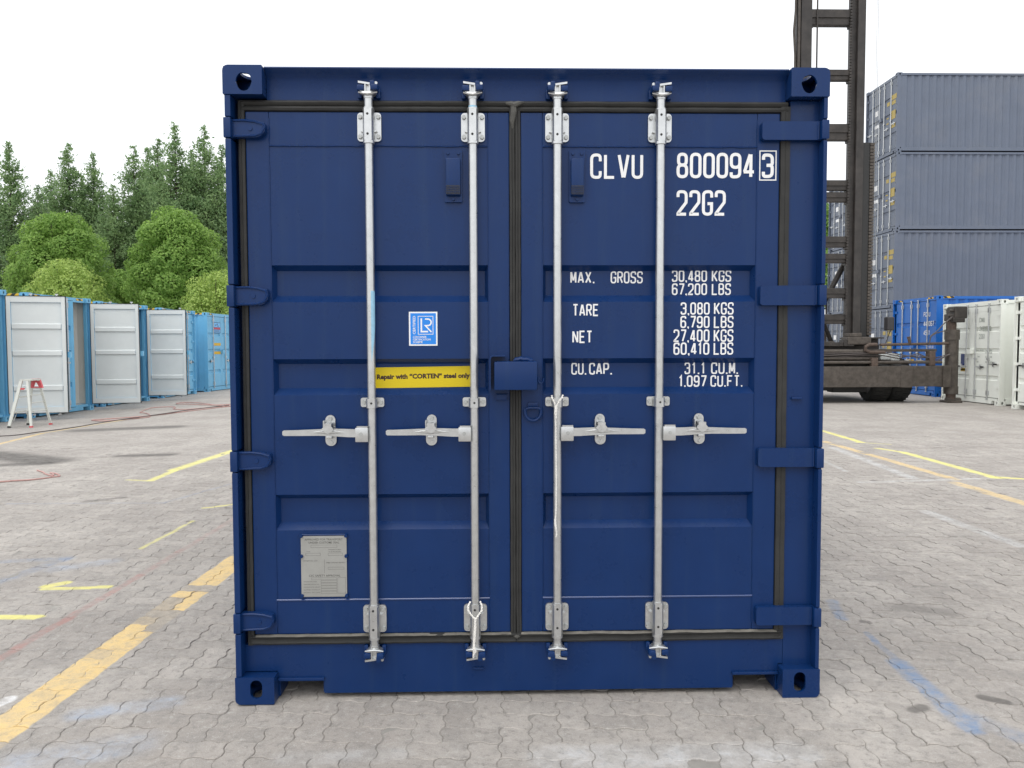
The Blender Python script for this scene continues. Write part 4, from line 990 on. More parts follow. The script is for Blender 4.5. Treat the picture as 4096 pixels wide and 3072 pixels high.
        if side == 1:
            a = MB(); a.box(*sorted((X(wd-.09), X(wd+.075))), -.12, -.024, z0+hh*.475, z0+hh*.525); a.build('lock_box', mo, d)
            if decor and 'text' in decor:
                a = MB()
                for (tx, u0, u1, v0, v1) in decor['text']:
                    x0 = X(wd)+u0; letters(a, tx, x0, x0+(u1-u0), z0+v0, z0+v1, -.0230 if u1 < 0 else -.0225, .25, .2)
                a.build('lettering', decor.get('textmat', M_WHITE), d, fix=False)
            for (u0, u1, v0, v1, mt) in (decor or {}).get('rpatch', []):
                x0 = X(wd)+u0; a = MB(); a.box(x0, x0+(u1-u0), -.0245, -.0225, v0, v1); a.build('marking', mt, d)
        if side == -1:
            for (u0, u1, v0, v1, mt) in (decor or {}).get('lpatch', []):
                a = MB(); a.box(u0, u1, -.0245, -.0225, v0, v1); a.build('sticker', mt, d)
        for q in [d]+CH[d]: q.data.transform(Matrix.Translation(OFF))
    return root

GL_ = 'light blue containers lined up on the left'
ZG = gz(-10.7)
HC = 2.896
lb = dict(grips=True); lb_ajar = dict(grips=True, ajar=19)
c0 = bg_container('shipping_container', HC, 6.058, M_LBLUE, M_OFFWH, (-10.99, 13.03, ZG), R(85.5), 109, lb, haz=True)
tag(c0, 'nearest light blue container, its pale grey inner door swung out behind the step ladder', 'container', GL_)
c1 = bg_container('shipping_container', HC, 6.058, M_LBLUE, M_OFFWH, (-10.75, 16.14, ZG), R(85.6), 104, lb_ajar, liner=True, haz=True)
tag(c1, 'second light blue container, right door open showing its pale corrugated interior', 'container', GL_)
c2 = bg_container('shipping_container', HC, 6.058, M_LBLUE, M_OFFWH, (-10.80, 19.53, ZG), R(84.7), 94, lb, haz=True)
tag(c2, 'third light blue container, right door open just left of the closed one', 'container', GL_)
c3 = bg_container('shipping_container', HC, 6.058, M_LBLUE, M_OFFWH, (-10.70, 23.09, ZG), R(86.3), None, lb, haz=True)
tag(c3, 'light blue container with closed doors, partly hidden behind the farthest open door', 'container', GL_)
logo = [(.72, 1.00, 2.02, 2.34, M_NAVYLOGO), (.20, .205, .2, .21, M_LBLUE)]
c4 = bg_container('shipping_container', HC, 6.058, M_LBLUE, M_OFFWH, (-10.47, 26.58, ZG), R(84), None,
     dict(grips=True, bars_l=(.50,), bars_r=(.86, .45), lpatch=[(.58, 1.12, 1.69, 1.79, M_YDECAL), (.55, 1.10, 1.37, 1.47, M_YDECAL)]), haz=True)
tag(c4, 'farthest light blue container with closed doors, square logo sticker and two yellow labels', 'container', GL_)
dl4 = [o for o in CH[c4] if o.name.startswith('door') and o.data and 'door' == o.data.name.split('.')[0]][0]
OFL = Matrix.Translation((.028, .070, 0)); n4 = len(CH[dl4])
for nm, q, mt, yy in (('sticker', (.58, 1.12, 2.16, 2.56), M_NAVYLOGO, -.0235), ('sticker', (.60, 1.10, 2.38, 2.54), M_SKYST, -.0245), ('sticker', (.585, 1.115, 2.30, 2.365), M_CRIM, -.0245), ('sticker', (.61, 1.09, 2.18, 2.285), M_SKYST, -.0242)):
    a = MB(); a.box(q[0], q[1], yy, yy+.0008, q[2], q[3]); a.build(nm, mt, dl4)
for pl in ([(.68, 2.46), (.76, 2.49), (.82, 2.46), (.74, 2.43)], [(.82, 2.48), (.87, 2.52), (.92, 2.49), (.88, 2.46)], [(.90, 2.45), (.99, 2.43), (.95, 2.40), (.84, 2.42)]):
    a = MB(); a.prism(pl, -.0254, -.0247); a.build('sticker', M_NAVYLOGO, dl4)
for b0, b1 in ((2.245, 2.265), (2.205, 2.225)):
    a = MB(); a.box(.64, 1.04, -.0250, -.0243, b0, b1); a.build('sticker', M_NAVYLOGO, dl4)
for q in CH[dl4][n4:]: q.data.transform(OFL)

# right side
bg_royal = bg_container('shipping_container', HC, 12.192, M_ROYAL, M_ROYAL, (12.45, 19.95, 0), R(-90), None,
    dict(text=[('PCNU', .45, .80, 2.14, 2.28), ('440067', .46, 1.00, 1.86, 2.01), ('45G1', .47, .80, 1.60, 1.74), ('MAX. GROSS', .16, .62, 1.30, 1.36), ('30,480 KGS', .66, 1.0, 1.30, 1.36), ('67,200 LBS', .66, 1.0, 1.22, 1.28), ('TARE', .16, .34, 1.12, 1.18), ('3,900 KGS', .66, 1.0, 1.12, 1.18), ('NET', .16, .30, .96, 1.02), ('26,580 KGS', .66, 1.0, .96, 1.02)],
         lpatch=[(.80, 1.14, .98, 1.06, M_YDECAL), (.20, .36, 1.05, 1.28, M_SKYST)]), haz=True)
tag(bg_royal, 'long royal blue container behind the outrigger post with white lettering on its doors', 'container')
w1 = bg_container('shipping_container', 2.591, 6.058, M_WHITEC, M_WHITEC, (12.12, 16.62, 0), R(-90), None,
    dict(grips=True, textmat=M_GLYPH, text=[('CINU', .28, .50, 1.88, 2.0), ('240062', .30, .66, 1.66, 1.78), ('0', .70, .76, 1.66, 1.78), ('22G1', .29, .52, 1.46, 1.58), ('MAX. GROSS', .2, .48, 1.15, 1.19), ('30,480 KGS', .56, .82, 1.15, 1.19), ('67,200 LBS', .56, .82, 1.09, 1.13), ('TARE', .24, .34, .99, 1.03), ('2,180 KGS', .56, .82, .99, 1.03), ('NET', .22, .31, .86, .90), ('28,300 KGS', .56, .82, .86, .90), ('CU. CAP.', .28, .45, .70, .74)],
         lpatch=[(.72, .88, .95, 1.25, M_NAVYLOGO), (.72, .98, .80, .88, M_YDECAL), (.73, .94, .82, .86, M_YELLOW)]))
tag(w1, 'white container with closed doors and grey lettering, right of the outrigger post', 'container')
w2 = bg_container('shipping_container', 2.591, 6.058, M_WHITEC, M_WHITEC, (11.86, 13.33, 0), R(-90), None, dict(grips=True))
tag(w2, 'white container cut off by the right edge of the picture', 'container')
gdec = dict(rpatch=[(.36, .56, 1.88, 2.02, M_YPALE), (.70, 1.06, 2.02, 2.20, M_YPALE), (.72, 1.0, 1.84, 1.98, M_YPALE), (.70, 1.0, 1.30, 1.62, M_YPALE), (.72, 1.0, .98, 1.12, M_YPALE), (.34, .50, 1.2, 1.25, M_YPALE), (.34, .50, 1.4, 1.45, M_YPALE)],
            lpatch=[(.60, .85, 1.75, 1.95, M_WHITE), (.60, .92, 1.28, 1.40, M_WHITE)])
GG = 'slate grey containers stacked behind the machine'
nmz = ('lowest', 'second lowest', 'second highest', 'topmost')
for col_, (x, y, n) in enumerate(((14.82, 26.93, 4), (15.35, 31.55, 3))):
    for k in range(n):
        if col_ == 0 and k == 0: proto = bg_container('shipping_container', HC-.004, 12.192, M_GREYC, M_GREYC, (x, y, 0), R(-90), None, gdec); g = proto
        else: g = copy_tree(proto); g.location = (x+random.Random(col_*9+k).uniform(-.015, .015), y+random.Random(col_*9+k+3).uniform(-.02, .02), k*HC)
        if col_ == 0: lab = ('lowest grey container of the tall front stack, mostly hidden by the royal blue container', 'grey container second from the bottom of the tall front stack', 'grey container second from the top of the tall front stack', 'topmost grey container of the tall front stack, against the sky')[k]
        else: lab = ('bottom grey container of the far stack seen between the rungs of the mast', 'middle grey container of the far stack seen between the rungs of the mast', 'top grey container of the far stack seen between the rungs of the mast')[k]
        tag(g, lab, 'container', GG)

# ------------------------------------------------------------------ mobile lifting machine
def machine():
    root = empty('mast_machine', (9.0, 17.2, 0)); tag(root, 'greasy brown lifting machine with a tall ladder mast and an extended outrigger', 'lifting machine')
    def bd(a, nm, mt, sm=False):
        if nm in ('jack_ram', 'pipe_clamp', 'pipe', 'hoist_wire', 'hydraulic_hose', 'tilt_cylinder', 'jack_cylinder') and nm not in ('jack_cylinder', 'tilt_cylinder'):
            os_ = a.build_each(nm, mt, root, sm)
            for o in os_: o.location = (-9.0, -17.2, 0)
            return os_[0]
        o = a.build(nm, mt, root, sm); o.location = (-9.0, -17.2, 0); return o
    # mast
    a = MB(); a.bbox(7.80, 8.08, 17.08, 17.40, 1.2, 13.0, .01); a.box(7.70, 7.80, 17.14, 17.30, 1.2, 13.0); bd(a, 'mast_upright', M_MAST)
    a = MB(); a.bbox(9.27, 9.47, 17.05, 17.40, 1.2, 13.0, .012); a.box(9.14, 9.268, 17.16, 17.34, 1.2, 13.0); bd(a, 'mast_upright', M_MAST)
    a = MB(); a.tube((7.74, 17.06, 1.5), (7.73, 17.06, 13), .035, n=8); a.path([(7.70, 17.12, 13), (7.66, 17.12, 10.1), (7.62, 17.12, 9.6), (7.66, 17.12, 9.0), (7.70, 17.12, 7)], .03, 8); bd(a, 'hydraulic_hose', M_GREASE2, True)
    a = MB(); a.tube((8.22, 17.1, 1.6), (8.22, 17.1, 13), .022, n=8); bd(a, 'lift_cable', M_GREASE, True)
    for z1, z0 in ((12.2, 11.85), (10.17, 9.77), (8.64, 8.37), (7.25, 6.83), (5.80, 5.54), (5.49, 5.24), (4.34, 4.06), (3.89, 3.65), (2.99, 2.73), (2.30, 2.05)):
        a = MB(); a.bbox(8.082, 9.139, 17.14, 17.32, z0, z1, .012); a.box(8.085, 9.13, 17.11, 17.139, (z0+z1)/2-.02, z1-.03)
        for x in (8.11, 9.11): a.prism([(x-.03, z0-.06), (x+.03, z0-.06), (x+.03, z0+.01), (x-.03, z0+.01)], 17.16, 17.30)
        bd(a, 'rung', M_GREASE)
    # roller chain along the inside and the rack on the outside
    a = MB()
    z = 1.75
    while z < 13: a.box(9.075, 9.13, 17.08, 17.13, z, z+.055); z += .075
    bd(a, 'lift_chain', M_GREASE)['kind'] = 'stuff'
    a = MB(); a.bbox(9.49, 9.66, 17.10, 17.42, 1.7, 6.76, .01); a.box(9.50, 9.78, 17.2, 17.3, 1.7, 6.70); bd(a, 'cable_channel', M_DARK)
    a = MB(); z = 1.75
    while z < 6.7: a.box(9.66, 9.775, 17.08, 17.19, z, z+.068); z += .085
    bd(a, 'energy_chain', M_GREASE2)['kind'] = 'stuff'
    a = MB(); a.tube((9.27, 17.55, 3.72), (8.70, 17.6, 2.6), .075, n=12); a.tube((8.95, 17.58, 3.1), (8.35, 17.6, 1.9), .04, n=10); bd(a, 'tilt_cylinder', M_GREASE, True)
    a = MB(); a.tube((8.74, 17.7, 2.15), (9.0, 17.7, 1.55), .06, n=10); bd(a, 'brace', M_GREASE, True)
    a = MB(); a.tube((9.90, 17.3, 3.2), (9.86, 17.3, 13), .006, n=5); a.tube((9.97, 17.35, 3.2), (9.92, 17.35, 13), .006, n=5); bd(a, 'hoist_wire', M_GALV2)
    # platform, chassis
    a = MB(); a.bbox(6.6, 9.9, 16.9, 19.5, 1.15, 1.5, .02); a.bbox(6.6, 10.3, 17.2, 19.8, .55, 1.12, .03); bd(a, 'chassis', M_GREASE)
    a = MB(); a.bbox(9.12, 9.93, 16.7, 17.5, 1.655, 1.69, .006); a.box(9.30, 9.92, 17.0, 17.03, 1.5, 1.655); bd(a, 'step_plate', M_GREASE)
    a = MB(); a.bbox(8.94, 9.55, 16.6, 17.0, 1.50, 1.70, .03); a.bbox(8.98, 9.30, 16.6, 16.95, 1.70, 1.80, .02); bd(a, 'valve_block', M_GREASE2)
    a = MB(); rng = random.Random(2)
    for i in range(9):
        x = 8.0+i*.12; a.bbox(x, x+rng.uniform(.07, .16), 16.62, 16.9, 1.46, 1.50+rng.uniform(.03, .13), .01)
    bd(a, 'valve_bank', M_GREASE)
    a = MB(); a.bbox(9.93, 10.12, 16.55, 16.75, 1.86, 2.21, .03); a.tube((10.06, 16.65, 1.86), (9.94, 16.65, 1.52), .012, n=8); bd(a, 'control_box', M_SEAT)
    # outrigger
    a = MB(); a.bbox(7.0, 10.24, 16.35, 16.85, .415, .945, .012); a.bbox(10.20, 10.50, 16.335, 16.865, .405, .955, .008); bd(a, 'outrigger_beam', M_GREASE2)
    a = MB(); a.bbox(10.50, 11.33, 16.40, 16.80, .425, .945, .010); a.bbox(11.30, 11.50, 16.36, 16.84, .405, .955, .012); bd(a, 'outrigger_arm', M_GREASE2)
    a = MB(); a.tube((11.645, 16.6, .30), (11.645, 16.6, 1.86), .158, n=24); a.tube((11.645, 16.6, 1.62), (11.645, 16.6, 1.88), .178, n=24); a.tube((11.645, 16.6, .22), (11.645, 16.6, .42), .172, n=24); bd(a, 'jack_cylinder', M_GREASE2, True)
    a = MB(); a.tube((11.630, 16.6, 1.86), (11.630, 16.6, 2.14), .110, n=20); a.tube((11.645, 16.6, .08), (11.645, 16.6, .24), .12, n=16); bd(a, 'jack_ram', M_RUST, True)
    a = MB(); a.bbox(11.60, 11.93, 16.42, 16.78, 2.16, 2.47, .03); a.bbox(11.50, 11.66, 16.45, 16.75, 2.10, 2.28, .03); a.bbox(11.55, 11.86, 16.40, 16.6, 2.06, 2.18, .02); a.tube((11.5, 16.5, 2.36), (11.62, 16.5, 2.36), .04, n=10); a.tube((11.46, 16.5, 2.24), (11.6, 16.5, 2.24), .05, n=10); bd(a, 'jack_head', M_GREASE)
    a = MB(); a.tube((11.50, 16.55, .065), (11.86, 16.55, .055), .075, n=14); a.bbox(11.47, 11.84, 16.4, 16.8, 0.0, .055, .01); bd(a, 'jack_foot', M_GREASE2, True)
    a = MB(); a.tube((9.70, 16.45, 1.495), (11.50, 16.5, 1.525), .035, n=12); a.tube((10.47, 16.45, 1.53), (10.43, 16.45, 1.70), .035, .045, n=8); bd(a, 'extension_ram', M_RUST, True)
    a = MB(); a.tube((7.0, 16.5, 1.335), (9.27, 16.5, 1.325), .055, n=12); a.tube((7.0, 16.5, 1.15), (9.52, 16.5, 1.145), .045, n=12); a.tube((7.0, 16.4, 1.045), (11.30, 16.45, 1.05), .042, n=12); a.bbox(9.27, 11.2, 16.5, 16.6, 1.315, 1.385, .01); bd(a, 'pipe', M_GREASE2, True)
    a = MB(); a.path([(9.60, 16.42, 1.50), (9.40, 16.40, 1.50), (9.30, 16.40, 1.44), (9.30, 16.40, 1.36), (9.42, 16.4, 1.31), (9.8, 16.4, 1.30)], .045, 8); a.bbox(9.45, 9.62, 16.36, 16.52, .90, 1.17, .02); a.bbox(10.96, 11.12, 16.4, 16.6, .95, 1.33, .02); bd(a, 'pipe_clamp', M_RUST, True)
    a = MB()
    for dz, yy in ((0, 16.42), (.05, 16.45), (-.06, 16.48)):
        a.path([(7.0, yy, 1.24+dz), (8.4, yy, 1.23+dz), (9.2, yy, 1.26+dz*.6), (9.8, yy, 1.28+dz), (10.2, yy, 1.20+dz), (10.7, yy, 1.21-dz), (11.2, yy, 1.12+dz), (11.5, yy, 1.25)], .014, 6)
    a.path([(11.55, 16.45, 2.2), (11.3, 16.4, 2.02), (11.15, 16.4, 1.85), (10.98, 16.4, 1.72), (10.95, 16.42, 1.5)], .014, 6); a.path([(11.48, 16.45, 1.80), (11.3, 16.4, 1.84), (11.1, 16.4, 1.78), (10.95, 16.4, 1.68)], .014, 6)
    bd(a, 'hydraulic_hose', M_DKHOSE, True)
    a = MB(); a.bbox(9.95, 10.22, 16.9, 17.1, 1.1, 1.25, .03); a.bbox(10.22, 10.45, 16.9, 17.1, 1.08, 1.27, .02); bd(a, 'bundle', M_OFFWH)
    for x in (9.72, 10.24):
        a = MB(); n = 28; prof = [(-.25, .36), (-.25, .50), (-.21, .545), (-.12, .56), (.12, .56), (.21, .545), (.25, .50), (.25, .36)]
        vs = []; 
        for i in range(n):
            t = 2*math.pi*i/n
            for px, pr in prof: vs.append((x+.25+px, 17.25+pr*math.cos(t), .56+pr*math.sin(t)))
        k = len(prof); a.add(vs, [(i*k+j, i*k+j+1, ((i+1) % n)*k+j+1, ((i+1) % n)*k+j) for i in range(n) for j in range(k-1)])
        for i in range(0, n*2):
            t = math.pi*i/n; c = (17.25+.562*math.cos(t), .56+.562*math.sin(t))
            Mx = Matrix.Translation((x+.25, c[0], c[1])) @ Matrix.Rotation(t, 4, 'X')
            a.box(-.20 if i % 2 else .02, -.02 if i % 2 else .20, -.012, .012, -.017, .017, M=Mx)
        bd(a, 'tyre', M_TYRE, False)
        a = MB(); a.tube((x+.06, 17.25, .56), (x+.44, 17.25, .56), .35, n=20); bd(a, 'wheel_hub', M_GREASE, True)
    a = MB(); a.bbox(8.7, 9.6, 16.9, 17.3, .25, .60, .03); a.bbox(6.6, 8.7, 16.9, 17.4, .3, .56, .03); bd(a, 'axle', M_DARK)
    return root
machine()

# ------------------------------------------------------------------ step ladder
def ladder():
    z0 = gz(-9.7); root = empty('step_ladder', (-9.68, 12.95, z0)); tag(root, 'folding aluminium step ladder with red end caps in front of the open pale door', 'ladder')
    def bd(a, nm, mt): o = a.build(nm, mt, root); o.location = (9.68, -12.95, -z0); return o
    f = {'A': (-9.93, 12.62), 'B': (-9.90, 13.22), 'C': (-9.47, 12.60), 'D': (-9.42, 13.20)}
    t = {'A': (-9.84, 12.70), 'B': (-9.78, 13.12), 'C': (-9.60, 12.70), 'D': (-9.62, 13.12)}; zt = z0+.95
    t = {'A': (-9.73, 12.75), 'B': (-9.70, 13.05), 'C': (-9.61, 12.75), 'D': (-9.56, 13.05)}
    def pt(k, s): return Vector((f[k][0]+(t[k][0]-f[k][0])*s, f[k][1]+(t[k][1]-f[k][1])*s, z0+(zt-z0)*s))
    for k in 'ABCD':
        a = MB(); p0, p1 = pt(k, .03), pt(k, 1); d = (p1-p0).normalized(); sx = Vector((0, 1, 0)); sx = (sx-d*sx.dot(d)).normalized(); sy = d.cross(sx)
        w, h = .030 if k in 'AB' else .022, .014
        vs = [p+sx*u*h+sy*v*w for p in (p0, p1) for u, v in ((-1, -1), (1, -1), (1, 1), (-1, 1))]
        a.add(vs, [(0, 1, 2, 3), (4, 5, 6, 7), (0, 1, 5, 4), (1, 2, 6, 5), (2, 3, 7, 6), (3, 0, 4, 7)]); bd(a, 'leg', M_ALU)
        a = MB(); a.box(p0.x-.028, p0.x+.028, p0.y-.022, p0.y+.022, z0, z0+.035); bd(a, 'foot', M_RED if k in 'CD' else M_DARK)
    for s_ in (.32, .64):
        a = MB(); p, q = pt('A', s_), pt('B', s_); a.box(p.x-.035, p.x+.045, p.y, q.y, p.z-.012, p.z+.012); bd(a, 'tread', M_ALU)
    a = MB(); p, q = pt('A', 1), pt('D', 1); a.box(-9.76, -9.53, 12.73, 13.07, zt-.01, zt+.018); bd(a, 'top_platform', M_ALU)
    for s_ in (.34, .52, .68):
        p, q = pt('C', s_), pt('D', s_); a = MB(); a.tube(p, q, .010, n=6); bd(a, 'stay', M_ALU)
    for k1, k2, yy in (('A', 'C', -1), ('B', 'D', 1)):
        for s0, s1 in ((.32, .12), (.64, .46)):
            pass
        a = MB(); p = pt(k1, .80); q = pt(k2, .80); a.tube(p, q, .007, n=5); bd(a, 'stay', M_ALU)
    p = pt('A', .32); q = pt('B', .32)
    a = MB(); a.tube((p.x, p.y+.02, p.z-.17), (p.x, p.y+.14, p.z), .007, n=5); a.tube((q.x, q.y-.02, q.z-.17), (q.x, q.y-.14, q.z), .007, n=5); bd(a, 'stay', M_ALU)
    # red trapezoid end cap facing the viewer's right
    a = MB(); X0, X1 = -9.70, -9.54
    a.prism([(X0, zt+.02), (X1, zt+.02), (X1+.06, zt-.17), (X0-.04+.02, zt-.17)], 13.04, 13.09, holes=[[(X0+.055, zt-.06), (X0+.105, zt-.06), (X0+.145, zt-.145), (X0+.025, zt-.145)]]); bd(a, 'end_cap', M_RED)
    a = MB(); a.box(-9.76, -9.66, 12.715, 12.745, zt-.19, zt-.155); bd(a, 'end_cap', M_RED)
ladder()

# ------------------------------------------------------------------ hoses and cord on the ground
def catmull(pts, n=8):
    P = [pts[0]]+list(pts)+[pts[-1]]; out = []
    for i in range(1, len(P)-2):
        for k in range(n):
            t = k/n; a, b_, c, d = (P[i-1], P[i], P[i+1], P[i+2])
            out.append(tuple(.5*((2*b_[j])+(-a[j]+c[j])*t+(2*a[j]-5*b_[j]+4*c[j]-d[j])*t*t+(-a[j]+3*b_[j]-3*c[j]+d[j])*t**3) for j in (0, 1)))
    out.append(pts[-1]); return out
def hose(name, pts, r, mt, label, lift=0.0):
    q = catmull(pts); a = MB(); o = Vector((q[0][0], q[0][1], gz(q[0][0])))
    a.path([Vector((x, y, gz(x)+r+lift))-o for x, y in q], r, 7); ob = link(name, a.mesh(name, mt, True), None, tuple(o)); tag(ob, label, 'hose'); return ob
hose('hose', [(-7.27, 17.74), (-7.63, 17.05), (-7.97, 16.60), (-8.37, 16.85), (-8.63, 17.56), (-8.97, 17.66), (-9.18, 17.36), (-8.82, 15.96), (-8.60, 15.70), (-8.29, 15.24), (-7.96, 14.43), (-8.38, 13.82), (-8.58, 13.68), (-8.97, 13.96), (-8.75, 14.2), (-8.1, 14.8), (-7.6, 16.2), (-7.1, 17.5), (-6.5, 18.6)], .011, M_PINK, 'faded red hose lying in long loops before the open doors')
hose('hose', [(-6.6, 18.3), (-7.11, 17.26), (-7.48, 17.61), (-7.99, 18.24), (-8.58, 18.96), (-9.07, 19.23), (-9.06, 18.70), (-8.57, 18.40), (-7.80, 17.88), (-7.34, 17.94), (-6.4, 18.9)], .011, M_PINK, 'faded red hose coiled farthest back, near the third container', .012)
hose('hose', [(-10.2, 10.2), (-8.90, 10.71), (-8.70, 10.83), (-8.56, 11.39), (-8.35, 12.09), (-8.30, 13.01), (-8.19, 13.66), (-7.99, 14.49), (-7.68, 16.14), (-7.20, 17.53)], .010, M_DKHOSE, 'thin dark hose running along the orange line past the step ladder', .022)
rc = hose('cord', [(-6.6, 5.6), (-5.81, 5.79), (-5.70, 5.84), (-5.51, 5.89), (-5.36, 6.05), (-5.32, 6.12), (-5.44, 6.28), (-5.58, 6.39), (-5.50, 6.30), (-5.42, 6.16), (-5.50, 6.22), (-5.63, 6.35), (-5.70, 6.45), (-5.88, 6.63)], .009, M_PINK, 'short tangled red cord lying on the paving at the left edge')
rc['category'] = 'cord'

# ------------------------------------------------------------------ trees
def leaf_mesh(name, P, Nrm, size, mat, seed, asp=1.6, jit=.9):
    rg = np.random.default_rng(seed); n = len(P)
    r1 = rg.normal(size=(n, 3)); nn = Nrm+jit*r1/np.linalg.norm(r1, axis=1, keepdims=True); nn /= np.linalg.norm(nn, axis=1, keepdims=True)
    t = np.cross(nn, rg.normal(size=(n, 3))); t /= np.linalg.norm(t, axis=1, keepdims=True); b_ = np.cross(nn, t)
    s = (size*rg.uniform(.6, 1.3, n))[:, None]
    V = np.stack([P-t*s*asp*.5, P-b_*s*.36+t*s*.05, P+t*s*asp*.5, P+b_*s*.36+t*s*.05], 1).reshape(-1, 3)
    me = bpy.data.meshes.new(name); me.vertices.add(n*4); me.vertices.foreach_set('co', V.ravel())
    me.loops.add(n*4); me.loops.foreach_set('vertex_index', np.arange(n*4, dtype=np.int32))
    me.polygons.add(n); me.polygons.foreach_set('loop_start', np.arange(0, n*4, 4, dtype=np.int32)); me.polygons.foreach_set('loop_total', np.full(n, 4, dtype=np.int32))
    me.materials.append(mat); me.update(calc_edges=True); return me
def conifer_meshes(seed, H=18.0, n_leaf=26000):
    rg = np.random.default_rng(seed); P = []; a = MB()
    a.tube((0, 0, 0), (0, 0, H*.97), .20, .02, n=7)
    z = H-.25; 
    while z > 1.2:
        dz = H-z; Rr = min(2.7, .10+.34*dz)*rg.uniform(.8, 1.12); nb = 3+int(min(4, dz*.9))
        for _ in range(nb):
            az = rg.uniform(0, 2*math.pi); L_ = Rr*rg.uniform(.55, 1.1)
            tip = np.array([math.cos(az)*L_, math.sin(az)*L_, z+L_*rg.uniform(.05, .45)])
            if dz > 2 and rg.random() < .6: a.tube((0, 0, z-.1), tuple(tip), .03, .008, n=4, cap=False)
            m_ = int(14+L_*62); s = rg.uniform(.12, 1.08, m_)**.8
            c = np.stack([math.cos(az)*L_*s, math.sin(az)*L_*s, (z+(tip[2]-z)*s)], 1)
            w = (.08+.25*s*(1.2-s*.6)*min(1.5, L_))[:, None]
            c += rg.normal(size=(m_, 3))*w*np.array([1, 1, .75]); P.append(c)
        z -= rg.uniform(.18, .34)
    P = np.concatenate(P); 
    if len(P) > n_leaf: P = P[rg.choice(len(P), n_leaf, False)]
    Nn = np.tile([0, 0, .7], (len(P), 1)).astype(float)
    return a.mesh('trunk', M_BARK), leaf_mesh('crown', P, Nn, .145, M_LEAFD, seed, 1.8)
def tree_obj(name, tm, cm, loc, rz, sc, label, cat='tree', group=None):
    root = empty(name, loc, rz); root.scale = sc if isinstance(sc, tuple) else (sc, sc, sc)
    link('trunk', tm, root); link('crown', cm, root); tag(root, label, cat, group); return root
con = [conifer_meshes(s) for s in (11, 12, 13, 14)]
GC = 'tall dark conifers beyond the light blue containers'
def at(px, D):      # bearing from the camera station and distance
    b_ = math.atan((px+(22 if px < 2048 else -12)-2048)/3100.0)+.0222; q = D/math.cos(b_-.0222); return (-.1408+q*math.sin(b_), -3.15+q*math.cos(b_))
CON = [(44, 566, 58, 'tall thin-topped conifer cut off by the left edge'), (276, 573, 60, 'conifer rising highest above the left round tree'), (373, 613, 61, 'shorter pointed conifer in the dip of the treeline'),
 (534, 585, 58, 'broad conifer directly above the left flank of the right round tree'), (591, 594, 66, 'slim conifer tip between the broad and the tallest conifers'), (629, 558, 63, 'sparse conifer tip just left of the tallest conifer'),
 (700, 501, 57, 'tallest conifer, standing over the right round tree'), (814, 512, 58, 'second tallest conifer, near the navy container'), (882, 581, 60, 'conifer tip half hidden by the navy container edge'),
 (150, 735, 62, 'low conifer filling the gap left of the left round tree top'), (205, 680, 64, 'mid-height conifer on the left shoulder of the group'), (450, 735, 56, 'low dark conifer between the two round trees'), (760, 600, 64, 'conifer behind, between the two tallest tips'), (-50, 640, 60, 'conifer outside the left edge with branches reaching in'), (330, 700, 66, 'far conifer behind the left pair')]
for i, (px, yt, D, lab) in enumerate(CON):
    x, y = at(px, D); H = 1.47+(1389-yt)/3100*D; s = H/18.0; tm, cm = con[i % 4]
    tree_obj('conifer_tree', tm, cm, (x, y, -.3), i*1.3, (s*.98, s*.98, s*1.015), lab, 'tree', GC)
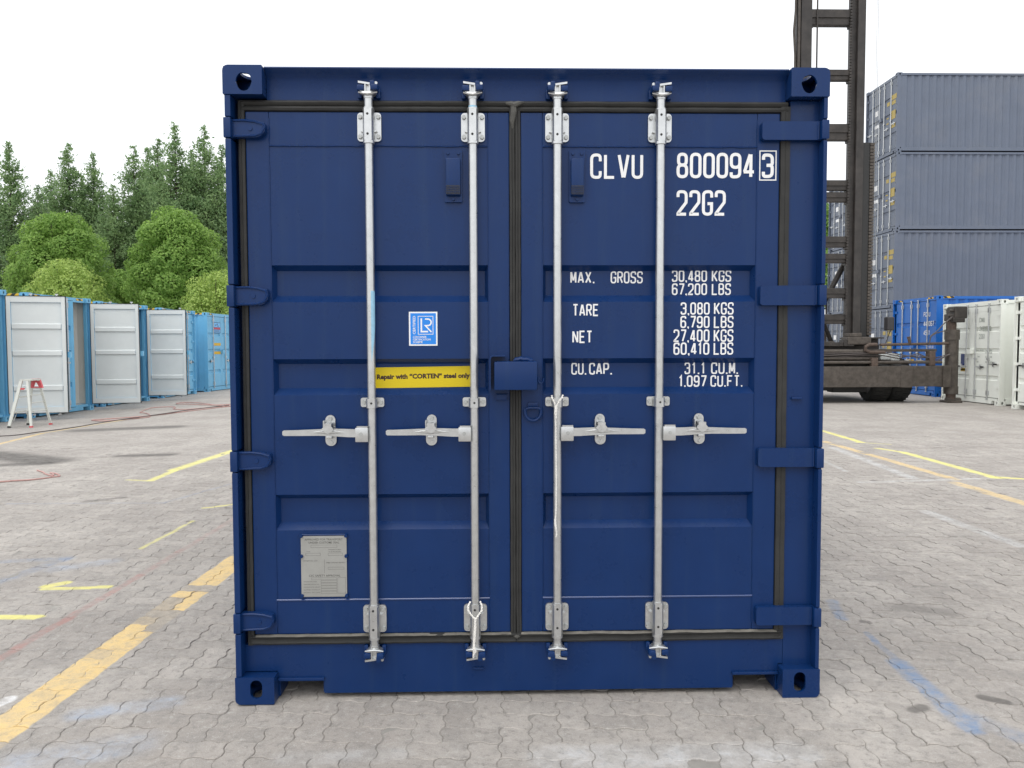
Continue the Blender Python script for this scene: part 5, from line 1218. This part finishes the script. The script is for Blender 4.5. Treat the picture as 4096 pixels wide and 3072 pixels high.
def round_tree(name, seed, W, Hc, z0, n, size, mat, label, loc, lobes=36, dens=.5, cat='tree', hang=.0):
    rg = np.random.default_rng(seed); P = []; Nn = []; a = MB()
    a.tube((0, 0, 0), (0, 0, z0+Hc*.45), .16, .07, n=8)
    C = []
    for i in range(lobes):
        t_ = (i+.5)/lobes; zz = 1-1.55*t_; az = i*2.39996+rg.uniform(-.3, .3); rr_ = math.sqrt(max(0, 1-zz*zz)); d = np.array([math.cos(az)*rr_, math.sin(az)*rr_, zz])
        r = W*rg.uniform(.135, .20); q = rg.uniform(.91, 1.05)
        c = np.array([d[0]*(W*.5-r*.9)*q, d[1]*(W*.5-r*.9)*q, z0+Hc*.5+d[2]*(Hc*.5-r*.8)*q]); C.append((c, r))
        if i % 2 == 0: a.tube((0, 0, z0*.8), tuple(c), .06, .015, n=5, cap=False)
    C.append((np.array([0, 0, z0+Hc*.40]), W*.30)); C.append((np.array([0, 0, z0+Hc*.68]), W*.24))
    for c, r in C:
        m_ = int(n/len(C)*(r/(W*.2))**2); d = rg.normal(size=(m_, 3)); d /= np.linalg.norm(d, axis=1, keepdims=True)
        rr = r*(1-np.abs(rg.normal(size=m_))*.16+rg.normal(size=m_)*.05)
        P.append(c+d*rr[:, None]*np.array([1, 1, .8])); Nn.append(d)
    P = np.concatenate(P); Nn = np.concatenate(Nn)
    env = ((P[:, 0]/(W*.52))**2+(P[:, 1]/(W*.52))**2+((P[:, 2]-z0-Hc*.5)/(Hc*.52))**2) < 1.0+rg.normal(size=len(P))*.10
    P = P[env]; Nn = Nn[env]; cn = P-np.array([0, 0, z0+Hc*.45]); cn /= np.linalg.norm(cn, axis=1, keepdims=True)
    tm = a.mesh('trunk', M_BARK); cm = leaf_mesh('crown', P, Nn*.6+cn*.6, size, mat, seed, 1.5, .75)
    return tree_obj(name, tm, cm, loc, 0, 1.0, label, cat)
D = 38; x, y = at(237, D); round_tree('round_tree', 21, 4.95, 7.35, .98, 62000, .105, M_LEAFR, 'large bright green round-crowned tree on the left', (x, y, -.2))
D = 37; x, y = at(697, D); round_tree('round_tree', 22, 4.65, 7.75, .75, 60000, .105, M_LEAFR, 'bright green egg-shaped tree beside the navy container', (x, y, -.2))
D = 33; x, y = at(255, D); round_tree('young_tree', 23, 3.3, 4.3, 1.25, 17000, .085, M_LEAFY, 'loose yellow-green young tree in front of the left round tree', (x, y, -.15), 30)
D = 34; x, y = at(850, D); round_tree('young_tree', 24, 3.2, 4.0, 1.1, 15000, .085, M_LEAFY, 'yellow-green young tree at the edge of the navy container', (x, y, -.15), 28)
D = 42; x, y = at(440, D); round_tree('round_tree', 25, 3.0, 4.6, 1.5, 14000, .11, M_LEAFR, 'small mid green tree low between the two round trees', (x, y, -.2), 18)
D = 50; x, y = at(3318, D); round_tree('round_tree', 26, 5.5, 9.6, 1.6, 30000, .16, M_LEAFR, 'green tree glimpsed through the rungs of the mast', (x, y, 0), 26)
D = 46; x, y = at(110, D); round_tree('round_tree', 27, 4.0, 5.0, 1.0, 14000, .12, M_LEAFD, 'low dark bushy tree at the far left behind the container roofs', (x, y, -.2), 18)
